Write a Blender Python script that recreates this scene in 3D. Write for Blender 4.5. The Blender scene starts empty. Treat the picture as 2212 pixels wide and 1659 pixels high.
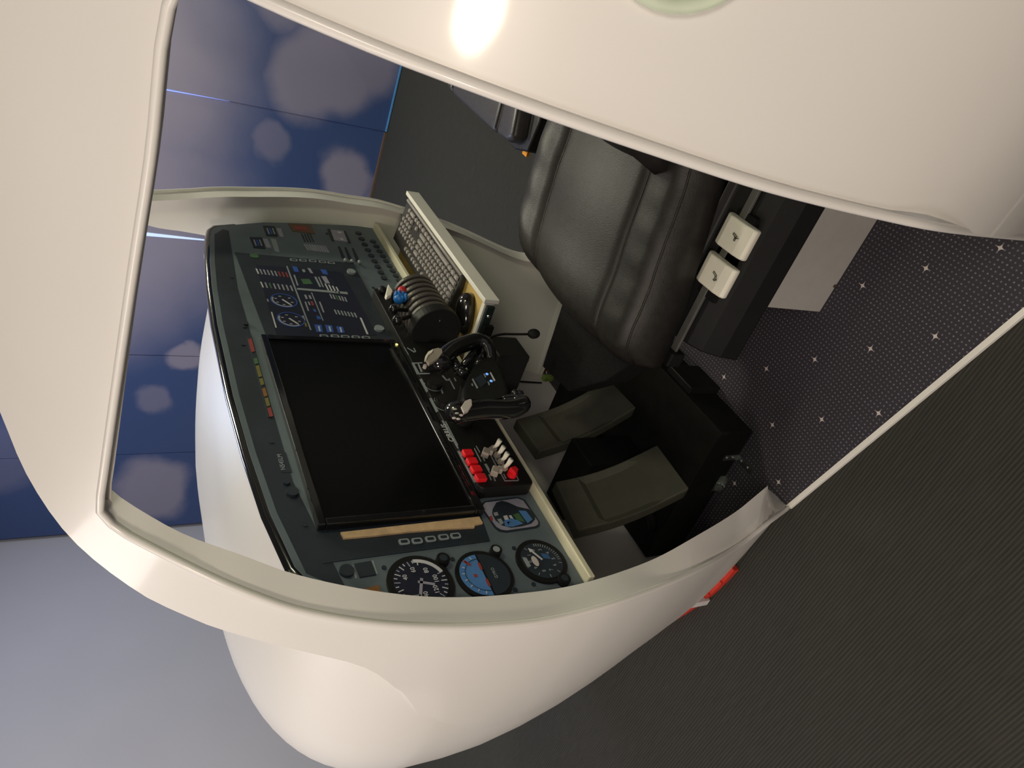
import bpy, bmesh, math, random
from mathutils import Vector, Matrix
random.seed(4)
sc = bpy.context.scene
COL = sc.collection
PI = math.pi

# ------------------------------------------------------------------ camera
F = 1581.6175
CAM = Vector((0, 0, 1.5))
CD = Vector((0.68728261, 0.51501911, -0.51224792))
CX = Vector((-0.40444158, -0.31446182, -0.85880194))
CY = Vector((-0.60338183, 0.79741399, -0.00782900))
cam = bpy.data.cameras.new('camera'); camo = bpy.data.objects.new('camera', cam); COL.objects.link(camo)
cam.sensor_width = 36; cam.lens = F / 2212 * 36; cam.clip_start = 0.02; cam.clip_end = 60
M = Matrix.Identity(4)
for i in range(3):
    M[i][0] = CX[i]; M[i][1] = -CY[i]; M[i][2] = -CD[i]; M[i][3] = CAM[i]
camo.matrix_world = M
sc.camera = camo
# ------------------------------------------------------------------ world, lamps, exposure
sc.view_settings.view_transform = 'Standard'
sc.view_settings.look = 'None'
sc.view_settings.gamma = 1.0
sc.view_settings.use_curve_mapping = False
sc.view_settings.exposure = 0.0
w = bpy.data.worlds.new('world'); sc.world = w; w.use_nodes = True
w.node_tree.nodes['Background'].inputs[0].default_value = (0.62, 0.68, 0.85, 1)
w.node_tree.nodes['Background'].inputs[1].default_value = 0.10
def lamp(name, loc, target, energy, size, color, size_y=None):
    l = bpy.data.lights.new(name, 'AREA'); l.energy = energy; l.size = size; l.color = color
    if size_y: l.shape = 'RECTANGLE'; l.size_y = size_y
    else: l.shape = 'DISK'
    o = bpy.data.objects.new(name, l); COL.objects.link(o); o.location = loc
    o.rotation_euler = (Vector(target) - Vector(loc)).to_track_quat('-Z', 'Y').to_euler()
    return o
lamp('spot_lamp', (-1.85, .80, 2.18), (.55, .25, 1.1), 27, 0.36, (1.0, 0.84, 0.67))
lamp('spot_lamp', (3.7, .15, 1.95), (.7, .95, .7), 12, 0.16, (1.0, 0.98, 0.62))
lamp('cabin_fill', (1.25, -.25, 1.62), (1.0, .95, .85), 3.2, 0.25, (0.98, 1.0, 0.66))  # added unseen fill, stands in for greenish porthole light on the door flange
lamp('ceiling_lamp', (-1.3, 2.3, 2.75), (.3, 1.3, 0.4), 30, 1.2, (1.0, 0.91, 0.85))
lamp('ceiling_lamp', (-1.1, -.9, 2.75), (.6, .6, 0.3), 27, 0.8, (1.0, 0.90, 0.79))
lamp('ceiling_lamp', (3.0, .5, 2.75), (2.2, .6, 0.2), 36, 0.5, (1.0, 0.95, 0.80))
lamp('ceiling_lamp', (3.5, 2.6, 2.75), (2.8, 2.2, 0.5), 26, 0.7, (0.58, 0.70, 1.0))
lamp('ceiling_lamp', (.2, 3.0, 2.75), (.6, 3.6, 0.3), 36, 1.3, (1.0, 0.93, 0.89))

# ------------------------------------------------------------------ helpers
def ray(px, py): return CD + CX * ((px - 1106) / F) + CY * ((py - 829.5) / F)
def onx(px, py, x): v = ray(px, py); return CAM + v * ((x - CAM.x) / v.x)
def ony(px, py, y): v = ray(px, py); return CAM + v * ((y - CAM.y) / v.y)
def onz(px, py, z): v = ray(px, py); return CAM + v * ((z - CAM.z) / v.z)

def mat(name, col, rough=0.5, metal=0.0, var=0.06, nscale=30.0, bump=0.0, bscale=200.0, coat=0.0, spec=0.5):
    m = bpy.data.materials.new(name); m.use_nodes = True
    nt = m.node_tree; b = nt.nodes['Principled BSDF']
    b.inputs['Roughness'].default_value = rough; b.inputs['Metallic'].default_value = metal
    b.inputs['Coat Weight'].default_value = coat; b.inputs['Coat Roughness'].default_value = 0.08
    b.inputs['Specular IOR Level'].default_value = spec
    g = nt.nodes.new('ShaderNodeNewGeometry')
    n = nt.nodes.new('ShaderNodeTexNoise'); n.inputs['Scale'].default_value = nscale; n.inputs['Detail'].default_value = 3
    nt.links.new(g.outputs['Position'], n.inputs['Vector'])
    r = nt.nodes.new('ShaderNodeValToRGB')
    r.color_ramp.elements[0].position = 0.3; r.color_ramp.elements[1].position = 0.7
    r.color_ramp.elements[0].color = (*[c * (1 - var) for c in col], 1)
    r.color_ramp.elements[1].color = (*[min(1, c * (1 + var)) for c in col], 1)
    nt.links.new(n.outputs['Fac'], r.inputs['Fac']); nt.links.new(r.outputs['Color'], b.inputs['Base Color'])
    if bump:
        n2 = nt.nodes.new('ShaderNodeTexNoise'); n2.inputs['Scale'].default_value = bscale; n2.inputs['Detail'].default_value = 4
        nt.links.new(g.outputs['Position'], n2.inputs['Vector'])
        bp = nt.nodes.new('ShaderNodeBump'); bp.inputs['Strength'].default_value = bump; bp.inputs['Distance'].default_value = 0.002
        nt.links.new(n2.outputs['Fac'], bp.inputs['Height']); nt.links.new(bp.outputs['Normal'], b.inputs['Normal'])
    return m
def emis(m, col, s):
    b = m.node_tree.nodes['Principled BSDF']
    b.inputs['Emission Color'].default_value = (*col, 1); b.inputs['Emission Strength'].default_value = s
    return m

ORIG = {}
def thing(name, label, cat, loc, group=None):
    o = bpy.data.objects.new(name, None); COL.objects.link(o); o.location = loc; o.empty_display_size = 0.05
    o['label'] = label; o['category'] = cat
    if group: o['group'] = group
    ORIG[o.name] = Vector(loc); return o
def obj(name, bm, m, parent=None, label=None, smooth=False, kind=None, bevel=0, bseg=2):
    if isinstance(bm, bmesh.types.BMesh):
        if bevel: pass
        me = bpy.data.meshes.new(name)
        if parent is not None:
            off = ORIG[parent.name]
            for v in bm.verts: v.co -= off
        bmesh.ops.recalc_face_normals(bm, faces=bm.faces) if kind != 'keep' else None
        bm.to_mesh(me); bm.free()
    else: me = bm
    if m is not None and len(me.materials) == 0: me.materials.append(m)
    o = bpy.data.objects.new(name, me); COL.objects.link(o)
    if parent is not None:
        o.parent = parent; ORIG[o.name] = ORIG[parent.name]
    else: ORIG[o.name] = Vector((0, 0, 0))
    if smooth:
        for p in me.polygons: p.use_smooth = True
    if label: o['label'] = label
    if kind in ('structure', 'stuff'): o['kind'] = kind
    if bevel:
        md = o.modifiers.new('bevel', 'BEVEL'); md.width = bevel; md.segments = bseg; md.limit_method = 'ANGLE'; md.angle_limit = math.radians(40)
    return o
def tag(o, label, cat, group=None):
    o['label'] = label; o['category'] = cat
    if group: o['group'] = group
    return o
def box(bm, lo, hi, mtx=None):
    x0, y0, z0 = lo; x1, y1, z1 = hi
    vs = [bm.verts.new(p) for p in ((x0,y0,z0),(x1,y0,z0),(x1,y1,z0),(x0,y1,z0),(x0,y0,z1),(x1,y0,z1),(x1,y1,z1),(x0,y1,z1))]
    for f in ((0,3,2,1),(4,5,6,7),(0,1,5,4),(1,2,6,5),(2,3,7,6),(3,0,4,7)): bm.faces.new([vs[i] for i in f])
    if mtx is not None:
        for v in vs: v.co = mtx @ v.co
    return vs
def prism(bm, poly, d):
    """closed extrusion of a 3-D polygon along vector d"""
    d = Vector(d)
    a = [bm.verts.new(Vector(p)) for p in poly]; b = [bm.verts.new(Vector(p) + d) for p in poly]
    n = len(poly)
    bm.faces.new(a); bm.faces.new(b[::-1])
    for i in range(n): bm.faces.new([a[i], b[i], b[(i+1) % n], a[(i+1) % n]])
def tube(bm, pts, r, n=8, cap=True, rs=None):
    pts = [Vector(p) for p in pts]; rings = []; up = None
    for i, p in enumerate(pts):
        t = (pts[min(i+1, len(pts)-1)] - pts[max(i-1, 0)]).normalized()
        if up is None:
            up = t.orthogonal().normalized()
        up = (up - t * up.dot(t)).normalized(); s = t.cross(up)
        rr = rs[i] if rs else r
        rings.append([bm.verts.new(p + up * (rr * math.cos(2*PI*k/n)) + s * (rr * math.sin(2*PI*k/n))) for k in range(n)])
    for a, b in zip(rings, rings[1:]):
        for k in range(n): bm.faces.new([a[k], a[(k+1) % n], b[(k+1) % n], b[k]])
    if cap: bm.faces.new(rings[0][::-1]); bm.faces.new(rings[-1])
def ellipsoid(bm, c, r, mtx=None, nu=16, nv=10):
    res = bmesh.ops.create_uvsphere(bm, u_segments=nu, v_segments=nv, radius=1.0)
    for v in res['verts']:
        p = Vector((v.co.x*r[0], v.co.y*r[1], v.co.z*r[2]))
        if mtx is not None: p = mtx @ p
        v.co = Vector(c) + p
def interp(tab, x):
    if x <= tab[0][0]: return tab[0][1]
    for (a, fa), (b, fb) in zip(tab, tab[1:]):
        if x <= b: return fa + (fb - fa) * (x - a) / (b - a)
    return tab[-1][1]
def smoothtab(tab):
    """monotone-ish cubic through table"""
    xs = [t[0] for t in tab]; ys = [t[1] for t in tab]; n = len(xs)
    d = [(ys[i+1]-ys[i])/(xs[i+1]-xs[i]) for i in range(n-1)]
    m = [d[0]] + [(d[i-1]+d[i])/2 if d[i-1]*d[i] > 0 else 0 for i in range(1, n-1)] + [d[-1]]
    def f(x):
        if x <= xs[0]: return ys[0]
        if x >= xs[-1]: return ys[-1]
        for i in range(n-1):
            if x <= xs[i+1]:
                h = xs[i+1]-xs[i]; t = (x-xs[i])/h
                return ((2*t**3-3*t*t+1)*ys[i] + (t**3-2*t*t+t)*h*m[i] + (-2*t**3+3*t*t)*ys[i+1] + (t**3-t*t)*h*m[i+1])
    return f
def resample(pts, n):
    pts = [Vector(p) for p in pts]; L = [0]
    for a, b in zip(pts, pts[1:]): L.append(L[-1] + (b-a).length)
    out = []
    for k in range(n):
        s = L[-1]*k/(n-1)
        for i in range(len(pts)-1):
            if s <= L[i+1] + 1e-9:
                t = (s-L[i])/max(1e-9, L[i+1]-L[i]); out.append(pts[i].lerp(pts[i+1], t)); break
    return out
def catmull(pts, k=6):
    P = [Vector(p) for p in pts]; P = [2*P[0]-P[1]] + P + [2*P[-1]-P[-2]]; out = []
    for i in range(1, len(P)-2):
        for j in range(k):
            t = j/k; a, b, c, d = P[i-1:i+3]
            out.append(0.5*((2*b) + (c-a)*t + (2*a-5*b+4*c-d)*t*t + (3*b-a-3*c+d)*t**3))
    out.append(P[-2]); return out
def text(name, s, size, origin, xdir, ydir, m, parent, thick=0.0004, align='CENTER', label=None):
    c = bpy.data.curves.new(name, 'FONT'); c.body = s; c.size = size; c.align_x = align; c.align_y = 'CENTER'; c.extrude = thick; c.resolution_u = 2
    t = bpy.data.objects.new('tmp', c); COL.objects.link(t)
    dg = bpy.context.evaluated_depsgraph_get(); me = bpy.data.meshes.new_from_object(t.evaluated_get(dg))
    bpy.data.objects.remove(t); bpy.data.curves.remove(c)
    x = Vector(xdir).normalized(); y = Vector(ydir).normalized(); z = x.cross(y)
    R = Matrix((x, y, z)).transposed().to_4x4(); R.translation = Vector(origin) - ORIG[parent.name]
    me.transform(R); me.materials.clear()
    return obj(name, me, m, parent, label)

# ------------------------------------------------------------------ materials
m_shell = mat('glossy_white_shell', (0.80, 0.775, 0.735), 0.36, var=0.01, nscale=4, coat=0.30)
m_rib = mat('brown_black_rib', (0.055, 0.048, 0.042), 0.42, var=0.08)
m_white = mat('white_paint', (0.80, 0.77, 0.71), 0.45, var=0.02, nscale=8)
m_liner = mat('grey_white_liner', (0.60, 0.57, 0.56), 0.5, var=0.03, nscale=6)
m_red = mat('red_trim', (0.55, 0.035, 0.02), 0.5, var=0.1)
m_black = mat('black_plastic', (0.008, 0.008, 0.0085), 0.5, var=0.1, spec=.28)
m_gloss = mat('gloss_black', (0.008, 0.008, 0.009), 0.12, var=0.1, coat=0.6)
m_matte = mat('matte_black', (0.010, 0.010, 0.010), 0.75, spec=.2, var=0.2, bump=0.2)
m_leather_lit = mat('lit_black_leather', (0.050, 0.047, 0.050), 0.36, spec=.6, var=0.15, nscale=60, bump=0.2, bscale=420)  # same leather as the pilot seat, lightened to paint in the overhead light
m_felt = mat('black_felt', (0.011, 0.011, 0.012), 0.95, spec=.1, var=0.3, nscale=300, bump=0.4, bscale=600)
m_leather = mat('black_leather', (0.024, 0.022, 0.021), 0.43, spec=.38, var=0.18, nscale=60, bump=0.28, bscale=420)
m_dash = mat('dash_print_grey', (0.108, 0.136, 0.158), 0.55, var=0.10, nscale=14)
m_dashdark = mat('dash_print_dark', (0.018, 0.026, 0.036), 0.5, var=0.15, nscale=20)
m_navy = mat('dash_screen_navy', (0.012, 0.014, 0.030), 0.45, var=0.1)
m_pwhite = mat('print_white', (0.55, 0.55, 0.58), 0.5, var=0.05)
m_pgrey = mat('print_grey', (0.26, 0.29, 0.31), 0.5, var=0.05)
m_pblue = mat('print_blue', (0.035, 0.10, 0.42), 0.5, var=0.08)
m_sky = mat('print_sky_blue', (0.075, 0.20, 0.46), 0.5, var=0.08)
m_pgreen = mat('print_green', (0.06, 0.14, 0.06), 0.5, var=0.08)
m_pred = mat('print_red', (0.28, 0.045, 0.04), 0.5, var=0.08)
m_pamber = mat('print_amber', (0.26, 0.11, 0.03), 0.5, var=0.08)
m_pyel = mat('print_yellow', (0.17, 0.15, 0.04), 0.5, var=0.08)
m_lav = mat('print_lavender_grey', (0.30, 0.29, 0.36), 0.5, var=0.08)
m_screen = mat('dark_screen', (0.003, 0.003, 0.0035), 0.32, spec=.18, var=0.05)
m_wood = mat('raw_wood', (0.62, 0.42, 0.24), 0.6, var=0.18, nscale=40)
m_ply = mat('yellow_wood', (0.52, 0.36, 0.12), 0.5, var=0.15, nscale=18)
m_cream = mat('cream_edge', (0.66, 0.62, 0.46), 0.5, var=0.03)
m_metal = mat('steel', (0.62, 0.64, 0.64), 0.32, metal=1.0, var=0.05)
m_rail = mat('grey_metal_bar', (0.22, 0.22, 0.21), 0.42, metal=0.6, var=0.08)
m_switchred = mat('red_switch', (0.78, 0.012, 0.02), 0.4, var=0.05)
m_switchwhite = mat('white_switch', (0.82, 0.78, 0.68), 0.4, var=0.03)
m_taupe = mat('taupe_knob', (0.34, 0.29, 0.25), 0.5, var=0.05)
m_blueknob = mat('blue_knob', (0.012, 0.16, 0.52), 0.4, var=0.06)
m_redknob = mat('red_knob', (0.45, 0.02, 0.03), 0.4, var=0.06)
m_key = mat('sheen_grey_key', (0.34, 0.31, 0.30), 0.35, var=0.08, nscale=80)  # light reflected by the glossy dark keys is put into this grey
m_kbody = mat('keyboard_black', (0.022, 0.021, 0.021), 0.38, var=0.1)
m_pedal = mat('olive_smoke_pedal', (0.068, 0.066, 0.048), 0.6, var=0.08)
m_greybox = mat('grey_painted_box', (0.44, 0.42, 0.40), 0.55, var=0.03)
m_orange = mat('orange_strap', (0.95, 0.36, 0.015), 0.5, var=0.05)
m_cap = mat('silver_cap', (0.55, 0.48, 0.46), 0.4, var=0.04)
m_green = mat('green_tinted_acrylic', (0.66, 0.74, 0.58), 0.12, var=0.05, coat=0.6)
m_brown = mat('brown_edge', (0.13, 0.08, 0.05), 0.6)
m_glow = emis(mat('blue_light_strip', (0.3, 0.45, 0.9), 0.5), (0.20, 0.27, 0.85), 1.0)
m_glow2 = emis(mat('pale_light_strip', (0.5, 0.6, 0.8), 0.5), (0.42, 0.56, 0.78), 0.9)
m_led = emis(mat('blue_led', (0.2, 0.4, 0.9), 0.4), (0.15, 0.35, 0.95), 0.8)
m_ledy = emis(mat('yellow_led', (0.9, 0.8, 0.3), 0.4), (1.0, 0.75, 0.2), 1.5)

def m_ribbed(name, c0, c1, pitch):
    m = bpy.data.materials.new(name); m.use_nodes = True; nt = m.node_tree; b = nt.nodes['Principled BSDF']
    b.inputs['Roughness'].default_value = 0.85
    g = nt.nodes.new('ShaderNodeNewGeometry'); s = nt.nodes.new('ShaderNodeSeparateXYZ'); nt.links.new(g.outputs['Position'], s.inputs[0])
    n = nt.nodes.new('ShaderNodeTexNoise'); n.inputs['Scale'].default_value = 1.0; n.inputs['Detail'].default_value = 4
    mp = nt.nodes.new('ShaderNodeMapping'); mp.inputs['Scale'].default_value = (420, 14, 20)
    nt.links.new(g.outputs['Position'], mp.inputs[0]); nt.links.new(mp.outputs[0], n.inputs['Vector'])
    a = nt.nodes.new('ShaderNodeMath'); a.operation = 'MULTIPLY'; a.inputs[1].default_value = 2*PI/pitch; nt.links.new(s.outputs[0], a.inputs[0])
    si = nt.nodes.new('ShaderNodeMath'); si.operation = 'SINE'; nt.links.new(a.outputs[0], si.inputs[0])
    mx = nt.nodes.new('ShaderNodeMath'); mx.operation = 'MULTIPLY_ADD'; mx.inputs[1].default_value = 0.25; nt.links.new(si.outputs[0], mx.inputs[0]); nt.links.new(n.outputs['Fac'], mx.inputs[2])
    r = nt.nodes.new('ShaderNodeValToRGB'); r.color_ramp.elements[0].position = 0.3; r.color_ramp.elements[1].position = 0.8
    r.color_ramp.elements[0].color = (*c0, 1); r.color_ramp.elements[1].color = (*c1, 1)
    nt.links.new(mx.outputs[0], r.inputs[0]); nt.links.new(r.outputs[0], b.inputs['Base Color'])
    bp = nt.nodes.new('ShaderNodeBump'); bp.inputs['Strength'].default_value = 0.6; bp.inputs['Distance'].default_value = 0.003
    nt.links.new(mx.outputs[0], bp.inputs['Height']); nt.links.new(bp.outputs[0], b.inputs['Normal'])
    return m
m_floor = m_ribbed('ribbed_grey_carpet', (0.015, 0.0145, 0.011), (0.036, 0.034, 0.026), 0.0078)

def m_dots():
    m = bpy.data.materials.new('dotted_star_carpet'); m.use_nodes = True; nt = m.node_tree; b = nt.nodes['Principled BSDF']
    b.inputs['Roughness'].default_value = 0.85
    L = nt.links.new
    g = nt.nodes.new('ShaderNodeNewGeometry')
    def math_(op, a, v=None, c=None):
        n = nt.nodes.new('ShaderNodeMath'); n.operation = op
        for i, q in enumerate((a, v, c)):
            if q is None: continue
            if isinstance(q, (int, float)): n.inputs[i].default_value = q
            else: L(q, n.inputs[i])
        return n.outputs[0]
    s = nt.nodes.new('ShaderNodeSeparateXYZ'); L(g.outputs['Position'], s.inputs[0]); X, Y = s.outputs[0], s.outputs[1]
    def cell(v, off, pitch): # distance from lattice centre
        t = math_('DIVIDE', math_('SUBTRACT', v, off), pitch)
        return math_('MULTIPLY', math_('ABSOLUTE', math_('SUBTRACT', math_('FRACT', math_('ADD', t, 0.5)), 0.5)), pitch)
    dx, dy = cell(X, .729, .01), cell(Y, .216, .01)
    d2 = math_('SQRT', math_('ADD', math_('MULTIPLY', dx, dx), math_('MULTIPLY', dy, dy)))
    dot = math_('LESS_THAN', d2, 0.0019)
    n = nt.nodes.new('ShaderNodeTexNoise'); n.inputs['Scale'].default_value = 160; L(g.outputs['Position'], n.inputs['Vector'])
    dot = math_('MULTIPLY', dot, math_('MULTIPLY_ADD', n.outputs['Fac'], 1.3, -0.15))
    def star(ox, oy):
        ax, ay = cell(X, ox, .2), cell(Y, oy, .2)
        e = math_('MULTIPLY', math_('ADD', ax, .0012), math_('ADD', ay, .0012))
        core = math_('LESS_THAN', e, 0.0000135)
        return math_('MULTIPLY', core, math_('LESS_THAN', math_('MAXIMUM', ax, ay), 0.0095))
    st = math_('MAXIMUM', star(.729, .216), star(.829, .316))
    n2 = nt.nodes.new('ShaderNodeTexNoise'); n2.inputs['Scale'].default_value = 900; L(g.outputs['Position'], n2.inputs['Vector'])
    base = nt.nodes.new('ShaderNodeMixRGB'); base.inputs[1].default_value = (0.022, 0.019, 0.028, 1); base.inputs[2].default_value = (0.042, 0.036, 0.046, 1); L(n2.outputs['Fac'], base.inputs[0])
    a = nt.nodes.new('ShaderNodeMixRGB'); a.inputs[2].default_value = (0.25, 0.225, 0.27, 1); L(dot, a.inputs[0]); L(base.outputs[0], a.inputs[1])
    c = nt.nodes.new('ShaderNodeMixRGB'); c.inputs[2].default_value = (0.62, 0.54, 0.52, 1); L(st, c.inputs[0]); L(a.outputs[0], c.inputs[1])
    L(c.outputs[0], b.inputs['Base Color'])
    return m
m_carpet = m_dots()

def m_mural():
    m = bpy.data.materials.new('printed_cloud_mural'); m.use_nodes = True; nt = m.node_tree; b = nt.nodes['Principled BSDF']
    b.inputs['Roughness'].default_value = 0.42; b.inputs['Specular IOR Level'].default_value = 0.4
    L = nt.links.new
    g = nt.nodes.new('ShaderNodeNewGeometry')
    nz = nt.nodes.new('ShaderNodeTexNoise'); nz.inputs['Scale'].default_value = 2.6; nz.inputs['Detail'].default_value = 5; L(g.outputs['Position'], nz.inputs['Vector'])
    wv = nt.nodes.new('ShaderNodeVectorMath'); wv.operation = 'MULTIPLY_ADD'; wv.inputs[1].default_value = (0, .30, .24)
    sub = nt.nodes.new('ShaderNodeVectorMath'); sub.operation = 'SUBTRACT'; sub.inputs[1].default_value = (.5, .5, .5); L(nz.outputs['Color'], sub.inputs[0])
    L(sub.outputs[0], wv.inputs[0]); L(g.outputs['Position'], wv.inputs[2])
    clouds = [  # centre y, z, radius y, z, strength
        (.30, 2.0, 1.0, 1.22, 1.0), (1.15, 2.0, 1.0, 1.20, 1.0), (1.95, 2.0, .98, 1.24, 1.0),
        (1.00, 0.42, .26, .26, .85), (0.78, 0.25, .30, .26, .8), (1.42, .60, .13, .10, .45), (1.52, .17, .17, .15, .9), (1.66, .02, .08, .08, .5),
        (3.15, 1.10, .13, .11, .5), (2.80, .92, .09, .1, .9), (3.95, 1.05, .28, .22, .85), (4.2, 1.25, .2, .10, .5), (0.62, .65, .2, .2, .7), (3.6, 1.9, .3, .15, .3)]
    acc = None
    for (y, z, ry, rz, s_) in clouds:
        v = nt.nodes.new('ShaderNodeVectorMath'); v.operation = 'SUBTRACT'; v.inputs[1].default_value = (4, y, z); L(wv.outputs[0], v.inputs[0])
        d = nt.nodes.new('ShaderNodeVectorMath'); d.operation = 'MULTIPLY'; d.inputs[1].default_value = (0, 1/ry, 1/rz); L(v.outputs[0], d.inputs[0])
        le = nt.nodes.new('ShaderNodeVectorMath'); le.operation = 'LENGTH'; L(d.outputs[0], le.inputs[0])
        mr = nt.nodes.new('ShaderNodeMapRange'); mr.interpolation_type = 'SMOOTHSTEP'; mr.inputs[1].default_value = 1.25; mr.inputs[2].default_value = 0.72; mr.inputs[3].default_value = 0; mr.inputs[4].default_value = s_; L(le.outputs['Value'], mr.inputs[0])
        if acc is None: acc = mr.outputs[0]
        else:
            mx = nt.nodes.new('ShaderNodeMath'); mx.operation = 'MAXIMUM'; L(acc, mx.inputs[0]); L(mr.outputs[0], mx.inputs[1]); acc = mx.outputs[0]
    sp = nt.nodes.new('ShaderNodeSeparateXYZ'); L(g.outputs['Position'], sp.inputs[0])
    rz_ = nt.nodes.new('ShaderNodeMapRange'); rz_.inputs[1].default_value = 0; rz_.inputs[2].default_value = 2.0; L(sp.outputs[2], rz_.inputs[0])
    sk = nt.nodes.new('ShaderNodeMixRGB'); sk.inputs[1].default_value = (.050, .088, .22, 1); sk.inputs[2].default_value = (.038, .074, .20, 1); L(rz_.outputs[0], sk.inputs[0])
    mix = nt.nodes.new('ShaderNodeMixRGB'); mix.inputs[2].default_value = (.30, .28, .36, 1); L(acc, mix.inputs[0]); L(sk.outputs[0], mix.inputs[1])
    L(mix.outputs[0], b.inputs['Base Color'])
    return m
m_mur = m_mural()
m_wall = mat('white_wall', (0.62, 0.61, 0.64), 0.6, var=0.015, nscale=3)
m_ceil = mat('dark_ceiling', (0.10, 0.10, 0.11), 0.8, var=0.1)

# ------------------------------------------------------------------ the room
bm = bmesh.new(); box(bm, (-3.2, -3.0, -0.1), (4.3, 4.9, 0.0)); obj('floor', bm, m_floor, kind='structure')
bm = bmesh.new(); box(bm, (-3.2, -3.0, 2.9), (4.3, 4.9, 3.0)); obj('ceiling', bm, m_ceil, kind='structure')
bm = bmesh.new(); box(bm, (4.03, -3.0, 0), (4.25, 4.34, 2.9)); wr = obj('wall_right', bm, mat('mural_backing', (0.05, 0.07, 0.12), 0.7), kind='structure')
seams = [-1.18, -.38, .42, 1.22, 2.01, 2.81, 3.60, 4.30]
for i, (a, b_) in enumerate(zip(seams, seams[1:])):
    bm = bmesh.new()
    if i == 2: box(bm, (3.985, a, .012), (4.022, b_ - .004, 2.72))
    else: box(bm, (4.0, a, .004), (4.024, b_ - .004, 2.72))
    o = obj('mural_panel', bm, m_mur, wr, bevel=.002)
for s_, z0, z1, m_ in ((1.218, .84, 1.75, m_glow), (2.008, .82, 1.7, m_glow2)):
    bm = bmesh.new(); prism(bm, [(3.994, s_ - .002, z0), (3.994, s_ + .001, z0), (3.994, s_ + .022, z1), (3.994, s_ - .020, z1)], (.034, 0, 0)); obj('light_strip', bm, m_, wr, 'lit gap between mural panels')
bm = bmesh.new(); box(bm, (3.976, .42, .004), (3.985, 1.214, .012)); obj('edge_strip', bm, mat('blue_edge', (.10, .32, .62), .4), wr, 'bright blue bottom edge')
bm = bmesh.new(); box(bm, (3.986, 1.222, 0), (3.999, 2.0, .010)); obj('edge_strip', bm, m_brown, wr, 'brown bottom edge')
# front wall, slightly out of square
fa, fb = Vector((4.03, 4.335, 0)), Vector((1.9, 4.17, 0)); fd = (fb - fa).normalized()
fl_end = fa + fd * 7.2
bm = bmesh.new(); prism(bm, [fa, fl_end, fl_end + Vector((0, 0, 2.9)), fa + Vector((0, 0, 2.9))], (0, .18, 0)); obj('wall_front', bm, m_wall, kind='structure')
bm = bmesh.new(); box(bm, (-3.2, -3.0, 0), (-3.05, 3.7, 2.9)); obj('wall_left', bm, m_wall, kind='structure')
bm = bmesh.new(); box(bm, (-3.05, -3.0, 0), (4.03, -2.85, 2.9)); obj('wall_rear', bm, m_wall, kind='structure')

# ------------------------------------------------------------------ cockpit shell
XC = 1.335
hw = smoothtab([(-.7, .93), (-.2, .885), (.12, .855), (.5, .81), (.87, .76), (1.2, .722), (1.39, .69), (1.6, .63), (1.8, .535), (1.97, .42), (2.08, .30), (2.15, .17), (2.18, 0.0)])
hbf = smoothtab([(-.7, 1.087), (1.2, 1.087), (1.5, 1.0), (1.8, .74), (2.0, .50), (2.12, .28), (2.18, 0.0)])
ZC = .75; HT = 1.05
lowf = smoothtab([(0, 1), (.13, .993), (.33, .958), (.51, .908), (.73, .835), (1.0, .735), (1.25, .55), (1.45, 0)])
def sx(y, z, off=0.0):
    if z > ZC: q = math.sqrt(max(0.0, 1 - ((z - ZC) / HT) ** 2))
    else: q = lowf((ZC - z) / hbf(min(y, 1.5)) * 1.45)
    return XC - (hw(y) - off) * q
def hit(px, py, off=0.0):
    """point of the side surface on a measured sight line (nearest crossing)"""
    v = ray(px, py); prev = None; t = .15
    def g(t):
        p = CAM + v * t
        return p.x - sx(p.y, p.z, off)
    g0 = g(t)
    while t < 4:
        t2 = t + .01; g1 = g(t2)
        if g0 < 0 <= g1:
            a, b_ = t, t2
            for _ in range(40):
                c = (a + b_) / 2
                if g(c) < 0: a = c
                else: b_ = c
            return CAM + v * b_
        t, g0 = t2, g1
    return None
lip = [(363,12),(355,40),(345,120),(325,330),(290,560),(255,800),(232,960),(218,1060),(213,1085),(216,1100),(228,1118),(260,1142),(300,1166),(450,1241),(550,1283),(650,1316),(800,1342),(950,1351),(1080,1347),(1200,1332),(1350,1291),(1500,1230),(1600,1172),(1660,1125),(1704,1091)]
lipi = [(228,1040),(245,1062),(300,1100),(400,1155),(520,1198),(640,1241),(800,1275),(950,1290),(1100,1284),(1250,1262),(1400,1213),(1500,1160),(1590,1105),(1655,1052)]
aft = [(2212,512),(2050,492),(1900,462),(1660,402),(1400,317),(1180,241),(1000,175),(800,98),(575,2)]
P_aft = [hit(*q) for q in aft]; P_lip = [hit(*q) for q in lip]
P_lipi = [hit(*q, .05) for q in lipi]
for P_ in (P_aft, P_lip, P_lipi): P_[:] = [p for p in P_ if p is not None and p.z > .02]
low = P_aft[0]
a0 = Vector((sx(low.y + .01, .004), low.y + .01, .004))
P_lip.append(Vector((.775, .945, .003)))
P_aft = [a0, a0.lerp(low, .5)] + P_aft
for p in P_aft[:2]: p.x = sx(p.y, p.z)
# upper rear corner is rounded
top0 = P_lip[0]; c0 = P_aft[-1]
op = P_aft + [hit(*q) for q in ((545,-12),(505,-32),(450,-52),(405,-48),(376,-18))]
NA, NT, NF = 48, 20, 64
kf = 9   # index in lip where front corner is
sec1 = resample(catmull(op, 4), NA); sec2 = resample(catmull(P_lip[:kf+1], 4), NT); sec3 = resample(catmull(P_lip[kf:], 5), NF)
sec1[-1] = sec1[-1]; opening = sec1 + sec2[0:] + sec3[1:]
def tv(y, z): return Vector((sx(y, z), y, z))
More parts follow.
